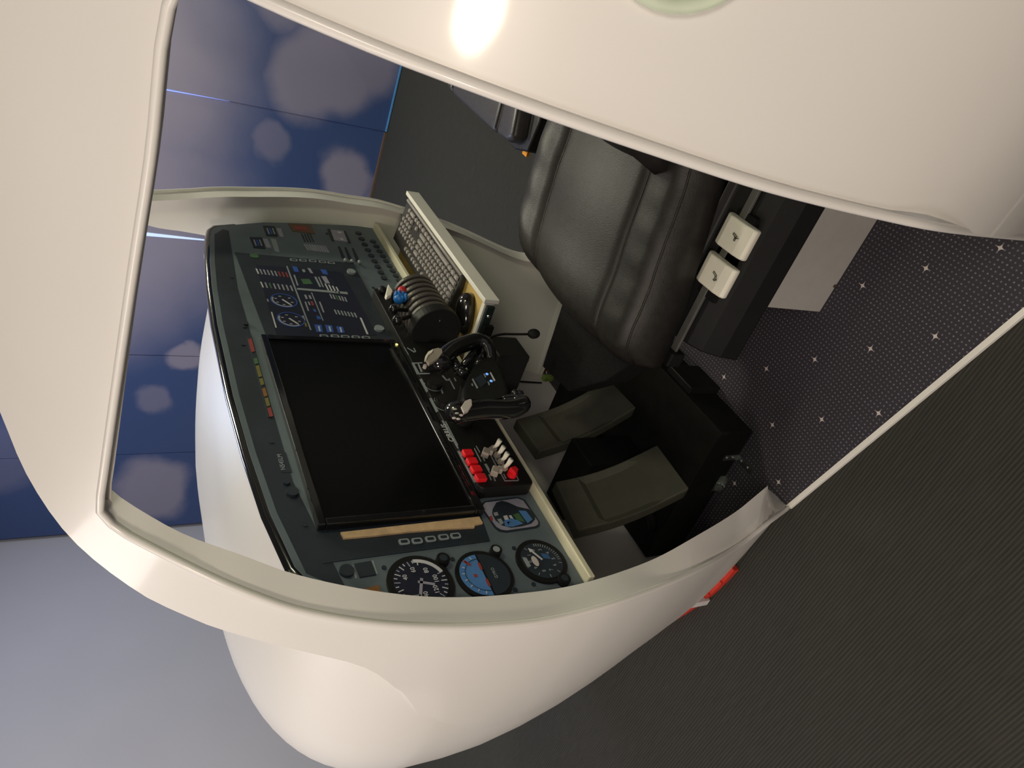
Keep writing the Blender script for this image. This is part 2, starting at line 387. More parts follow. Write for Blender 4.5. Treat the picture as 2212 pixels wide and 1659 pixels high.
# parameter space (y, angle)
def th(z):
    h = HT if z > ZC else hbf(1.0)
    return math.asin(max(-1, min(1, (z - ZC) / h)))
def pt(y, t, off=0.0):
    h = (HT if t > 0 else hbf(min(y, 1.5))) 
    c = math.cos(t) if t > 0 else lowf(-math.sin(t) * 1.45)
    return Vector((XC - (hw(y) - off) * c, y, ZC + (h - off * (1 if t > 0 else 0)) * math.sin(t)))
o_par = [(p.y, th(p.z)) for p in opening]
ws = [hit(*q) for q in [(-150,520),(-95,680),(-50,790),(0,890),(60,1030),(155,1165),(300,1280),(390,1325),(470,1358),(540,1378)]]
ws = [p for p in ws if p is not None]
ws_par = [(p.y, th(p.z)) for p in ws] + [(1.04, th(1.12)), (1.10, th(1.045)), (1.20, th(.975)), (1.34, th(.90)), (1.5, th(.80)), (1.52, 0.0), (1.5, th(.5)), (1.5, th(.25)), (1.5, th(.004))]
def v2(a): return Vector((a[0], a[1], 0))
out1 = resample([v2((-.6, th(.004))), v2((-.6, PI/2))], NA)
KW = len(ws) - 7
edge_all = [v2((.22, PI/2))] + [v2(q) for q in ws_par]
edge_cm = catmull(edge_all, 6)
out2 = resample([v2((-.6, PI/2))] + edge_cm[:(1 + KW)*6 + 1], NT)
out3 = resample(edge_cm[(1 + KW)*6:], NF)
outer = out1 + out2 + out3[1:]
NR = 14
# inner flange curve: from the measured inner lip for the front part, plain inset elsewhere
inner = []
fi = resample(catmull([P_lip[kf] + Vector((.05, .0, -.004))] + P_lipi + [onz(1656, 1054, .004)], 5), 900)
for i, p in enumerate(opening):
    k = i - (NA + NT - 1)
    if k < 0: q = p + Vector((.045, 0, 0)); last = 0
    else:
        last = min(range(last, min(last + 40, len(fi))), key=lambda a: (fi[a].y - p.y)**2 + (fi[a].z - p.z)**2)
        q = fi[last] if k < NF - 1 else fi[-1]
    inner.append(q)
dyf = smoothtab([(0, -.04), (.6, -.047), (.9, -.078), (1.06, -.066), (1.2, -.045), (1.35, .01), (1.48, .05), (1.8, .0)])
def farY(y, z, s=0.0):   # the far doorway is cut a little differently from the near one
    return y + (dyf(z) * (1 - s) - .03 * s) * min(1, max(0, (y - .3) / .4)) * min(1, max(0, (1.55 - y) / .4))
def side(name, mirror, parent):
    bm = bmesh.new()
    def mk(p, s=0.0):
        if mirror: return bm.verts.new((2*XC - p.x, farY(p.y, p.z, s), p.z))
        return bm.verts.new(p)
    N = len(opening)
    rows_o, rows_i = [], []
    for r in range(NR + 1):
        s = (r / NR) ** 1.6 if r != 1 else .006
        ro, ri = [], []
        for i in range(N):
            y = o_par[i][0] * (1-s) + outer[i].x * s; t = o_par[i][1] * (1-s) + outer[i].y * s
            po = pt(y, t, .006 * max(0, (s - .72) / .28) ** 2 if y > 1.15 else 0); ro.append(mk(po, s))
            if r == 0: pi_ = (opening[i] + Vector((.05, 0, 0))) if mirror and i >= NA + NT - 1 else inner[i]
            else: pi_ = pt(y, t, .02)
            ri.append(mk(pi_, s))
        rows_o.append(ro); rows_i.append(ri)
    for rows in (rows_o, rows_i):
        for a, b_ in zip(rows, rows[1:]):
            for i in range(N-1): bm.faces.new([a[i], a[i+1], b_[i+1], b_[i]])
    for i in range(N-1):
        bm.faces.new([rows_o[0][i], rows_i[0][i], rows_i[0][i+1], rows_o[0][i+1]])
        bm.faces.new([rows_o[-1][i], rows_o[-1][i+1], rows_i[-1][i+1], rows_i[-1][i]])
    for i in (0, N-1):
        for r in range(NR): bm.faces.new([rows_o[r][i], rows_o[r+1][i], rows_i[r+1][i], rows_i[r][i]])
    bmesh.ops.remove_doubles(bm, verts=bm.verts, dist=1e-5)
    o = obj(name, bm, m_shell, parent, smooth=True)
    md = o.modifiers.new('bev', 'EDGE_SPLIT'); md.split_angle = math.radians(50)
    return o
shell = thing('cockpit_shell', 'white glossy aircraft nose section with open doorway around the flight simulator', 'cockpit', (XC, .9, 0))
side('fuselage_side', False, shell); side('fuselage_side', True, shell)
for mir in (0, 1):
    bm = bmesh.new(); pts = []
    for p in opening[2:]: pts.append(Vector((2*XC - p.x if mir else p.x, farY(p.y, p.z) if mir else p.y, p.z)) + Vector((.003 if mir else -.003, 0, 0)))
    tube(bm, pts, .0055, 8); obj('door_bead', bm, m_shell, shell, smooth=True)
# nose cowl
htn = smoothtab([(.97, .475), (1.2, .488), (1.4, .480), (1.5, .468), (1.7, .40), (1.85, .315), (2.0, .21), (2.1, .12), (2.15, .06), (2.18, 0)])
pw = smoothtab([(.97, 3.2), (1.5, 3.2), (1.8, 2.7), (2.1, 2.2), (2.18, 2.0)])
ys = [.97 + .53*i/12 for i in range(13)] + [1.5 + .68*math.sin(PI/2*i/22) for i in range(1, 23)]
bm = bmesh.new(); rings = []
NN = 72
for y in ys:
    ins = interp([(1.1, .012), (1.45, -.0015)], y); ring = []
    W_ = max(hw(y) - ins, 1e-4); T_ = max(htn(y), 1e-4); B_ = max(hbf(y), 1e-4); p_ = pw(y)
    for k in range(NN):
        a = 2*PI*k/NN; c, s = math.cos(a), math.sin(a)
        if s >= 0:
            e = 2/p_
            x = math.copysign(abs(c)**e, c); z = abs(s)**e * T_
        else: x, z = math.copysign(lowf(-s * 1.45), c), s * B_
        ring.append(bm.verts.new((XC + W_*x, y, max(.03, ZC + z))))
    rings.append(ring)
for a, b_ in zip(rings, rings[1:]):
    for k in range(NN): bm.faces.new([a[k], a[(k+1) % NN], b_[(k+1) % NN], b_[k]])
bmesh.ops.delete(bm, geom=[f for f in bm.faces if all(v.co.z < .0301 for v in f.verts)], context='FACES')
bmesh.ops.remove_doubles(bm, verts=bm.verts, dist=1e-4)
obj('nose_cowl', bm, m_shell, shell, smooth=True)
# red base strip on both sides
for mir in (0, 1):
    bm = bmesh.new()
    for i in range(7):
        y0, y1 = 1.19 + .06*i, 1.19 + .06*(i+1)
        f = lambda y: XC - hw(y) * lowf(.735 / hbf(y) * 1.45) - .011
        q = [(f(y0), y0, .001), (f(y1), y1, .001), (f(y1), y1, .016), (f(y0), y0, .020)]
        if mir: q = [(2*XC - a, b_, c) for a, b_, c in q]
        prism(bm, q, (-.016 if mir else .016, 0, 0))
    obj('base_strip', bm, m_red, shell, 'red strip along the foot')
bm = bmesh.new(); box(bm, (.804, 1.185, .002), (.815, 1.203, .022)); obj('strip_joint', bm, m_white, shell, 'small white joint piece')
# firewall under the dashboard
bm = bmesh.new(); box(bm, (.80, 1.332, .004), (1.87, 1.352, .70)); obj('firewall', bm, m_liner, shell)
for pts in (((1108,823),(1170,827)),):
    bm = bmesh.new(); tube(bm, [ony(*q, 1.329) for q in pts], .003, 6); obj('wire', bm, m_matte, shell, 'dark wire on the firewall')
# green porthole rim at the top of the rear pillar
pc = hit(1452, 2)
if pc:
    bm = bmesh.new(); n_ = Vector((-1, -.1, .15)).normalized(); u_ = n_.orthogonal().normalized(); v_ = n_.cross(u_)
    cc = pc + Vector((-.004, -.057, .012)); cc.x = sx(cc.y, cc.z) - .004
    pts = [cc + u_*(.062*math.cos(2*PI*i/32)) + v_*(.062*math.sin(2*PI*i/32)) for i in range(33)]
    for p in pts: p.x = sx(p.y, p.z) - .003
    tube(bm, pts, .006, 10); obj('porthole_rim', bm, m_green, shell, 'green tinted round rim', smooth=True)
    bm = bmesh.new(); prism(bm, [p + Vector((.001, 0, 0)) for p in pts[:-1]], (.004, 0, 0)); obj('porthole_pane', bm, m_green, shell, 'green tinted pane')

# cockpit floor
cp = thing('cockpit_carpet', 'dark carpet tile floor of the cockpit printed with dots and stars', 'carpet', (1.3, .5, 0))
def stripx(y): return .777 + (y - .943) * .2277
bm = bmesh.new()
left = [(stripx(y), y) for y in (-.9, -.3, .2, .6, .943)] + [(.80, 1.02), (.82, 1.15), (.83, 1.34)]
right = [(2*XC - x, y) for x, y in left][::-1]
right = [(min(x, 1.895), y) for x, y in right]
prism(bm, [(x, y, .001) for x, y in left + right], (0, 0, .008)); obj('carpet', bm, m_carpet, cp)
bm = bmesh.new()
prism(bm, [(stripx(-.9)-.012, -.9, .001), (stripx(-.9), -.9, .001), (stripx(.945), .945, .001), (stripx(.945)-.012, .945, .001)], (0, 0, .010)); obj('edge_trim', bm, m_white, cp, 'thin white metal edge trim')

# ------------------------------------------------------------------ instrument panel
YP = .935
pan = thing('instrument_panel', 'blue-grey printed aircraft instrument panel across the cockpit', 'instrument panel', (XC, YP, .70))
bm = bmesh.new()
outl = [(.625,.70),(.625,.85),(.64,.99),(.665,1.11),(.725,1.183),(.76,1.20),(.88,1.218),(1.03,1.228),(1.2,1.233),(1.46,1.231),(1.62,1.224),(1.75,1.214),(1.87,1.20),(1.925,1.19),(1.95,1.175),(1.975,1.12),(2.01,1.04),(2.03,.95),(2.055,.80),(2.07,.70)]
prism(bm, [(x, YP, z) for x, z in outl], (0, .018, 0)); obj('board', bm, m_dash, pan, bevel=.001)
bm = bmesh.new(); gl = [(.665,1.11),(.725,1.183),(.76,1.20),(.88,1.218),(1.03,1.228),(1.2,1.233),(1.46,1.231),(1.62,1.224),(1.75,1.214),(1.87,1.20),(1.925,1.19),(1.95,1.175),(1.975,1.12)]
tube(bm, [(x, YP + .009, z + .003) for x, z in gl], .010, 8); obj('rim', bm, m_gloss, pan, 'black rubber rim along the top edge', smooth=True)
bm = bmesh.new(); prism(bm, [(x, YP - .0005, z) for x, z in [(.70,1.13),(.745,1.185),(.88,1.206),(1.03,1.216),(1.2,1.221),(1.46,1.219),(1.62,1.212),(1.75,1.202),(1.90,1.185),(1.935,1.16),(1.93,1.145),(1.62,1.165),(1.3,1.165),(.95,1.165)]], (0, .002, 0)); obj('top_band', bm, m_dashdark, pan, 'darker band under the rim')
bm = bmesh.new(); box(bm, (.640, YP - .022, .688), (2.050, YP + .03, .70)); obj('ledge', bm, m_cream, pan, 'cream coloured bottom ledge', bevel=.002)

def plate(name, pix, m, d=.001, lift=0.0, parent=None, label=None, y=YP):
    bm = bmesh.new(); prism(bm, [ony(px, py, y - lift) for px, py in pix], (0, -d, 0)); return obj(name, bm, m, parent or pan, label)
def zc_of(px, py): p = ony(px, py, YP); return p.x, p.z
def disc(name, cx, cz, rx, rz, m, d=.001, lift=0.0, n=28, parent=None, label=None):
    bm = bmesh.new(); prism(bm, [(cx + rx*math.cos(2*PI*i/n), YP - lift, cz + rz*math.sin(2*PI*i/n)) for i in range(n)], (0, -d, 0)); return obj(name, bm, m, parent or pan, label)
def rect(name, x0, z0, x1, z1, m, d=.0008, lift=0.0, parent=None, label=None):
    bm = bmesh.new(); box(bm, (x0, YP - lift - d, z0), (x1, YP - lift, z1)); return obj(name, bm, m, parent or pan, label)
def rrect(bm, cx, cz, w_, h_, r, y, d, n=4):
    pts = []
    for sx_, sz_, a0_ in ((1,1,0),(-1,1,90),(-1,-1,180),(1,-1,270)):
        for i in range(n+1):
            a = math.radians(a0_ + 90*i/n); pts.append((cx + sx_*(w_/2-r) + r*math.cos(a), y, cz + sz_*(h_/2-r) + r*math.sin(a)))
    prism(bm, pts, (0, -d, 0))
def ringbtn(name, px, py, w_=.013, h_=.020, m=m_pgrey, parent=None):
    x, z = zc_of(px, py); bm = bmesh.new(); rrect(bm, x, z, w_, h_, .004, YP - .002, .002); b_ = obj(name, bm, m, parent or pan)
    bm = bmesh.new(); rrect(bm, x, z, w_*.45, h_*.62, .002, YP - .004, .0006); obj('button_cap', bm, m_dashdark, b_)
# left display bezel and wooden batten
plate('display_bezel', [(697,1218),(1058,1170),(1034,1102),(680,1150)], m_dashdark, .0015, label='dark printed display bezel')
for q in [(872,1173),(900,1171),(929,1167),(957,1163),(983,1160)]: ringbtn('bezel_button', *q)
plate('batten', [(735,1153),(1034,1119),(1042,1133),(1024,1137),(1024,1142),(960,1146),(880,1152),(810,1160),(742,1166)], m_wood, .004, .0016, label='bare wood batten beside the monitor')
# round gauges
def gauge(cx, cz, R, kind):
    g = disc('gauge', cx, cz, R, R, m_black, .006, label={'speed':'airspeed gauge','att':'attitude gauge with blue upper half','alt':'altimeter with white pointer'}[kind], n=40)
    if kind != 'att':
        disc('dial', cx, cz, R*.82, R*.82, m_dashdark if kind == 'alt' else m_navy, .0006, .006, n=36, parent=g)
    lift = .0068
    def tick(a, r0, r1, w_, m, nm='tick'):
        bm = bmesh.new(); ca, sa = math.cos(a), math.sin(a); w_ = w_/2
        prism(bm, [(cx + r0*ca - w_*sa, YP - lift, cz + r0*sa + w_*ca), (cx + r1*ca - w_*sa, YP - lift, cz + r1*sa + w_*ca), (cx + r1*ca + w_*sa, YP - lift, cz + r1*sa - w_*ca), (cx + r0*ca + w_*sa, YP - lift, cz + r0*sa - w_*ca)], (0, -.0004, 0)); return obj(nm, bm, m, g)
    X_, Z_ = (1, 0, 0), (0, 0, 1)
    if kind == 'speed':
        for i in range(28): tick(math.radians(200 - i*11.5 + 90), R*.62 if i % 2 == 0 else R*.70, R*.80, .0018, m_pwhite if i % 3 else m_lav)
        bm = bmesh.new(); n = 14
        for i in range(n):
            a0_, a1_ = math.radians(-70 + 70*i/n), math.radians(-70 + 70*(i+1)/n)
            prism(bm, [(cx + r*math.cos(a), YP - lift, cz + r*math.sin(a)) for r, a in ((R*.72,a0_),(R*.84,a0_),(R*.84,a1_),(R*.72,a1_))], (0, -.0005, 0))
        obj('white_arc', bm, m_pwhite, g, 'white speed arc')
        for i, s in enumerate(('40','60','80','100','120','140')):
            a = math.radians(60 - i*48); text('numeral', s, R*.2, (cx + R*.48*math.cos(a), YP - lift - .0004, cz + R*.48*math.sin(a)), X_, Z_, m_pwhite, g)
        tick(math.radians(158), -R*.15, R*.6, .005, m_lav, 'needle'); tick(math.radians(70), -R*.4, R*.1, .005, m_lav, 'needle')
        bm = bmesh.new(); prism(bm, [(cx - R*.75, YP - lift, cz + R*.12), (cx - R*.4, YP - lift, cz + R*.18), (cx - R*.4, YP - lift, cz + R*.42), (cx - R*.62, YP - lift, cz + R*.5)], (0, -.0004, 0)); obj('marker', bm, m_lav, g)
    if kind == 'att':
        n = 20
        bm = bmesh.new(); prism(bm, [(cx + R*.84*math.cos(PI*i/n), YP - .006, cz + .002 + R*.84*math.sin(PI*i/n)) for i in range(n+1)], (0, -.0006, 0)); obj('sky_half', bm, m_sky, g)
        bm = bmesh.new(); prism(bm, [(cx + R*.84*math.cos(-PI*i/n), YP - .006, cz - .002 + R*.84*math.sin(-PI*i/n)) for i in range(n+1)], (0, -.0006, 0)); obj('ground_half', bm, m_dashdark, g)
        bm = bmesh.new(); 
        for i in range(n): 
            a0_, a1_ = PI*i/n, PI*(i+1)/n
            prism(bm, [(cx + r*math.cos(a), YP - lift, cz + .002 + r*math.sin(a)) for r, a in ((R*.64,a0_),(R*.66,a0_),(R*.66,a1_),(R*.64,a1_))], (0, -.0003, 0))
        obj('horizon_arc', bm, m_dashdark, g)
        for a in (20, 40, 60, 80, 100, 120, 140, 160): tick(math.radians(a), R*.70, R*.80, .0016, m_pwhite)
        for s in (-1, 1):
            bm = bmesh.new(); rrect(bm, cx + s*R*.34, cz + R*.05, R*.3, R*.09, R*.03, YP - lift, .0006); obj('wing_bar', bm, m_pred, g, 'red wing bar')
        tick(math.radians(40), R*.56, R*.84, .005, m_pred, 'bank_mark'); tick(math.radians(90), R*.3, R*.42, .006, m_pred, 'bank_mark')
        text('lettering', 'GYRO', R*.16, (cx, YP - lift, cz - R*.35), X_, Z_, m_pgrey, g)
    if kind == 'alt':
        for i in range(50): 
            if i % 5 == 0 or i > 36: tick(2*PI*i/50, R*.66, R*.78, .0012, m_pgrey)
        for i in range(10):
            a = math.radians(90 - 36*i); text('numeral', str(i), R*.2, (cx + R*.5*math.cos(a), YP - lift, cz + R*.5*math.sin(a)), X_, Z_, m_pgrey, g)
        a = math.radians(28); ca, sa = math.cos(a), math.sin(a)
        def loc(u, v): return (cx + u*ca - v*sa, YP - lift - .001, cz + u*sa + v*ca)
        bm = bmesh.new(); prism(bm, [loc(0, .0018), loc(R*.5, .002), loc(R*.5, .005), loc(R*.68, 0), loc(R*.5, -.005), loc(R*.5, -.002), loc(0, -.0018)], (0, -.0006, 0)); obj('needle', bm, m_pwhite, g, 'white arrow pointer')
        bm = bmesh.new(); prism(bm, [(cx - R*.02 + .012*math.cos(2*PI*i/14), YP - lift - .001, cz + R*.32 + .006*math.sin(2*PI*i/14)) for i in range(14)], (0, -.0006, 0)); obj('short_hand', bm, m_cap, g)
        bm = bmesh.new(); box(bm, (cx - R*.2, YP - lift - .0005, cz + R*.58), (cx + R*.2, YP - lift, cz + R*.74)); obj('window', bm, m_pgrey, g)
        for i in range(4): 
            bm = bmesh.new(); x = cx + .0 + i*.003; prism(bm, [(x, YP - lift, cz - R*.38), (x + .0014, YP - lift, cz - R*.38), (x + .006, YP - lift, cz - R*.1), (x + .0046, YP - lift, cz - R*.1)], (0, -.0004, 0)); obj('hatch_line', bm, m_sky, g)
gauge(.692, 1.008, .0575, 'speed'); gauge(.690, .889, .0530, 'att'); gauge(.703, .765, .0500, 'alt')
for q, r in (((954,1215),.012),((1068,1196),.011),((1215,1258),.012)):
    x, z = zc_of(*q); bm = bmesh.new(); tube(bm, [(x, YP, z), (x, YP - .012, z)], r, 16); k = obj('gauge_knob', bm, m_black, pan, smooth=False)
    bm = bmesh.new(); tube(bm, [(x, YP - .012, z), (x, YP - .013, z)], r*.6, 12); obj('knob_cap', bm, m_pgrey if q[0] == 1068 else m_dashdark, k)
# print screws
for q in [(829,1227),(977,1209),(1110,1185),(1152,1263),(1113,1275),(527,707),(586,956),(659,1135),(652,600),(706,505),(770,565),(806,622),(868,690),(500,600),(617,1045),(524,745)]:
    x, z = zc_of(*q); disc('screw', x, z, .0042, .0042, m_dashdark, .002, n=10)
# square print with a pear-shaped dark dial
plate('picture_square', [(1036,1093),(1046,1083),(1118,1074),(1134,1080),(1166,1128),(1166,1137),(1160,1141),(1094,1151),(1078,1149),(1068,1141)], m_dashdark, .0008, label='dark edge of square instrument print')
ps = plate('square_face', [(1041,1095),(1048,1086),(1118,1077),(1130,1082),(1162,1127),(1162,1133),(1156,1137),(1094,1146),(1082,1144),(1072,1138)], m_lav, .0008, .0008, label='pale lavender square print')
pear = plate('pear_dial', [(1064,1100),(1072,1086),(1084,1082),(1098,1086),(1118,1095),(1142,1100),(1154,1112),(1156,1122),(1148,1131),(1128,1137),(1104,1140),(1084,1135),(1070,1124),(1063,1110)], m_dashdark, .0006, .0016, label='dark pear shaped dial')
PB = YP - .0022
def bits(parent, y, specs):
    for pix, m in specs:
        bm = bmesh.new(); prism(bm, [ony(px, py, y) for px, py in pix], (0, -.0005, 0)); obj('print_patch', bm, m, parent)
bits(pear, PB, [([(1088,1126),(1104,1120),(1118,1124),(1130,1131),(1108,1138),(1092,1137)], m_sky), ([(1087,1115),(1095,1113),(1099,1122),(1091,1124)], m_pwhite), ([(1099,1114),(1104,1113),(1109,1121),(1104,1122)], m_pwhite),
     ([(1120,1103),(1136,1104),(1150,1122),(1140,1130),(1132,1120)], m_sky), ([(1066,1108),(1074,1106),(1077,1113),(1069,1115)], m_lav), ([(1095,1128),(1105,1126),(1107,1133),(1098,1134)], m_navy), ([(1074,1122),(1082,1120),(1088,1130),(1082,1134)], m_pgrey), ([(1108,1112),(1120,1108),(1134,1128),(1118,1124)], m_pgreen)])
plate('red_mark', [(1057,1116),(1062,1114),(1065,1124),(1060,1126)], m_pred, .0006, .0016)
# small square display, button and orange label by the upper left gauge
plate('small_display', [(765,1220),(800,1214),(812,1243),(777,1249)], m_dashdark, .003, label='small square display')
for pix in ([(759,1223),(763,1222),(771,1249),(767,1250)], [(803,1212),(806,1211),(816,1240),(812,1242)]): plate('display_edge', pix, m_pgrey, .001)
x, z = zc_of(748, 1236); disc('round_button', x, z, .012, .012, m_dashdark, .006)
plate('orange_label', [(786,1273),(817,1264),(825,1285),(795,1285)], m_pamber, .0008, label='orange placard')
# annunciator row
a_, b_ = Vector((538,727,0)), Vector((587,902,0))
plate('annunciator_strip', [(533,728),(543,725),(588,899),(579,903)], m_dashdark, .002, label='annunciator light strip')
for f0, f1, m in ((.03,.19,m_pred),(.27,.34,m_pgreen),(.36,.50,m_pyel),(.52,.60,m_pyel),(.64,.74,m_pamber),(.76,.86,m_pyel),(.88,.99,m_pred)):
    p0, p1 = a_.lerp(b_, f0), a_.lerp(b_, f1); plate('annunciator_light', [(p0.x-3.5,p0.y+1),(p0.x+3.5,p0.y-1),(p1.x+3.5,p1.y-1),(p1.x-3.5,p1.y+1)], m, .001, .002)
# registration plate and little knobs
rp = plate('registration_plate', [(594,979),(617,978),(631,1021),(607,1021)], m_dashdark, .001, label='registration placard')
p = (ony(606,1019,YP-.0016) + ony(618,1015,YP-.0016))/2; q = ony(602,982,YP-.0016)
bmL = ony(609,1001,YP-.0014); text('lettering', 'N545LM', .012, bmL + Vector((.004,0,0)), (1,0,0), (0,0,1), m_pgrey, pan)
x, z = zc_of(630, 1067); disc('small_knob', x, z, .011, .011, m_dashdark, .008)
x, z = zc_of(618, 1045); disc('small_knob', x, z, .006, .006, m_dashdark, .006)
x, z = zc_of(530, 700); disc('small_knob', x, z, .008, .006, m_dashdark, .004)
plate('printed_line', [(560,730),(570,738),(612,870),(603,868)], m_pgrey, .0004)
# engine display
ed = plate('engine_display', [(507,547),(762,570),(853,742),(580,742)], m_dashdark, .003, label='printed engine display with dials and blue boxes')
E1 = .003
sc_ = plate('engine_screen', [(552,572),(738,588),(814,724),(598,728)], m_navy, .0005, E1, parent=ed)
YE = YP - .0036
def epatch(pix, m, nm='print_patch', lift=0.0, par=None):
    bm = bmesh.new(); prism(bm, [ony(px, py, YE - lift) for px, py in pix], (0, -.0005, 0)); return obj(nm, bm, m, par or ed)
for q in [(699,729),(723,729),(745,730),(768,731),(790,732)]: ringbtn('bezel_button', *q, m=m_pgrey, parent=ed)
for q in [(634,564),(654,565),(675,566),(696,568),(715,570)]: ringbtn('bezel_button', *q, m=m_pgrey, parent=ed)
for q in [(758,591),(818,714)]:
    x, z = zc_of(*q); bm = bmesh.new(); prism(bm, [(x + .012*math.cos(2*PI*i/20), YP-.003, z + .012*math.sin(2*PI*i/20)) for i in range(20)], (0,-.006,0)); obj('display_knob', bm, m_pgrey, ed)
x, z = zc_of(549, 555); bm = bmesh.new(); rrect(bm, x, z, .022, .022, .008, YP-.003, .001); obj('rocker', bm, m_pgreen, ed)
for cpx, cpy, R_ in ((613,652,.032),(628,693,.032)):
    x, z = zc_of(cpx, cpy)
    for r0, r1, m, a0_, a1_ in ((.92,1.0,m_pblue,0,360),(.78,.92,m_lav,60,215)):
        bm = bmesh.new(); n = 36
        for i in range(n):
            t0, t1 = math.radians(a0_ + (a1_-a0_)*i/n), math.radians(a0_ + (a1_-a0_)*(i+1)/n)
            prism(bm, [(x + R_*r*math.cos(t), YE, z + R_*r*math.sin(t)) for r, t in ((r0,t0),(r1,t0),(r1,t1),(r0,t1))], (0,-.0005,0))
        obj('dial_ring', bm, m, ed)
    bm = bmesh.new(); a = math.radians(215); ca, sa = math.cos(a), math.sin(a)
    prism(bm, [(x + u*ca - v*sa, YE, z + u*sa + v*ca) for u, v in ((-.006,.0022),(.02,.0022),(.026,0),(.02,-.0022),(-.006,-.0022))], (0,-.0006,0)); obj('needle', bm, m_pwhite, ed)
    for a in (20, 70, 120, 170, 250, 310):
        bm = bmesh.new(); ca, sa = math.cos(math.radians(a)), math.sin(math.radians(a)); box(bm, (x + R_*.62*ca - .0022, YE-.0005, z + R_*.62*sa - .003), (x + R_*.62*ca + .0022, YE, z + R_*.62*sa + .003)); obj('dial_numeral', bm, m_lav, ed)
def row(p0, p1, n, wv, m_list, nm='tape_mark'):
    p0, p1 = Vector((*p0, 0)), Vector((*p1, 0))
    for i in range(n):
        c = p0.lerp(p1, i/(n-1)); d = Vector((*wv, 0)); t = (p1-p0).normalized()*1.6
        epatch([(c.x-d.x-t.x, c.y-d.y-t.y), (c.x+d.x-t.x, c.y+d.y-t.y), (c.x+d.x+t.x, c.y+d.y+t.y), (c.x-d.x+t.x, c.y-d.y+t.y)], m_list[i % len(m_list)], nm)
row((556,586),(620,594),9,(2.5,5.5),[m_pwhite, m_lav, m_lav, m_pgrey, m_lav, m_pgrey, m_pred, m_pred, m_pred])
row((566,615),(630,623),8,(2.5,6),[m_pwhite, m_lav, m_pgreen, m_lav, m_pgrey, m_lav, m_pgrey, m_lav])
row((715,640),(747,647),6,(2.2,5),[m_pgrey, m_lav, m_pgreen, m_pgrey, m_lav, m_pgrey])
row((725,674),(768,681),7,(2.4,5),[m_pgrey])
row((706,620),(730,627),4,(3.5,7),[m_pwhite])
for l in ([(618,575),(621,575),(673,713),(670,713)], [(641,622),(642,626),(752,636),(750,631)], [(672,632),(674,632),(699,693),(697,693)]): epatch(l, m_pgrey, 'screen_line')
for l in ([(679,701),(694,702),(698,718),(684,717)], [(702,702),(717,703),(721,718),(707,718)], [(726,705),(740,706),(745,719),(731,719)]):
    b__ = epatch(l, m_pblue, 'blue_box'); cx_ = sum(p[0] for p in l)/4; cy_ = sum(p[1] for p in l)/4
    epatch([(cx_-2,cy_-5),(cx_+1,cy_-5),(cx_+4,cy_+6),(cx_+1,cy_+6)], m_pwhite, 'box_text', .0006)
for l, m in ([(631,575),(642,577),(646,588),(636,587)], m_pblue), ([(652,582),(658,582),(660,588),(655,588)], m_pgrey), ([(664,579),(670,580),(677,591),(671,590)], m_lav), ([(692,582),(704,583),(709,594),(698,592)], m_pblue), \
    ([(650,603),(668,603),(676,614),(656,614)], m_pgreen), ([(634,594),(637,594),(645,617),(642,617)], m_pgrey), ([(679,598),(683,598),(694,620),(690,620)], m_pgrey), ([(687,598),(690,599),(700,621),(697,620)], m_pgrey), ([(694,597),(704,597),(713,613),(703,612)], m_lav), ([(713,600),(717,600),(726,615),(722,615)], m_navy), \
    ([(657,637),(661,637),(665,646),(661,646)], m_lav), ([(666,638),(670,638),(674,646),(670,646)], m_lav), ([(658,652),(661,652),(668,672),(665,672)], m_lav), ([(671,650),(675,651),(679,660),(674,660)], m_pred), ([(665,652),(668,652),(671,660),(668,659)], m_lav), ([(676,668),(681,668),(684,674),(679,674)], m_pblue), ([(683,682),(691,684),(694,690),(686,690)], m_pblue), ([(689,652),(692,652),(701,675),(698,675)], m_lav), \
    ([(777,686),(781,687),(796,722),(792,722)], m_pwhite), ([(585,674),(588,674),(598,708),(595,708)], m_pwhite), ([(576,646),(579,646),(581,652),(578,652)], m_lav), ([(652,682),(656,682),(660,693),(656,693)], m_lav), ([(657,697),(661,697),(664,706),(660,706)], m_pyel): epatch(l, m)
# right side of the panel: small radios, red label, switches, breakers
def face(nm, pix, m, lab=None): return plate(nm, pix, m, .002, label=lab)
d1 = face('small_radio', [(568,488),(593,490),(600,511),(576,510)], m_dashdark, 'small dark printed radio face'); d2 = face('small_radio', [(539,513),(566,514),(573,538),(548,536)], m_dashdark, 'small dark printed radio face')
for dd, (x0, y0) in ((d1,(575,492)),(d2,(547,517))):
    for k in range(3): 
        bm = bmesh.new(); prism(bm, [ony(px, py, YP-.0022) for px, py in ((x0+6*k,y0+1),(x0+6*k+3,y0+1),(x0+6*k+8,y0+14),(x0+6*k+5,y0+14))], (0,-.0005,0)); obj('print_patch', bm, (m_lav, m_pblue, m_pgrey)[k], dd)
plate('pale_label', [(597,493),(607,494),(613,512),(604,511)], m_lav, .0006); plate('pale_label', [(567,516),(577,516),(586,535),(576,535)], m_lav, .0006); plate('pale_label', [(584,515),(596,517),(604,545),(594,543)], m_pgrey, .0006)
rl = face('dark_red_placard', [(622,484),(672,486),(681,506),(632,500)], m_brown, 'dark red placard')
bm = bmesh.new(); prism(bm, [ony(px, py, YP-.0022) for px, py in ((632,488),(660,490),(666,499),(640,496))], (0,-.0005,0)); obj('print_patch', bm, m_pred, rl)
for k in range(4): plate('vent_slot', [(650+6*k,505),(653+6*k,505),(661+6*k,523),(658+6*k,523)], m_dashdark, .0006)
for k in range(9): plate('printed_writing', [(655+5.5*k,527+.5*k),(659+5.5*k,527+.5*k),(668+5.5*k,541+.6*k),(664+5.5*k,541+.6*k)], m_lav if k % 4 != 1 else m_pgrey, .0005)
sw = face('hour_meter', [(709,497),(744,500),(757,524),(721,519)], m_lav, 'pale printed hour meter')
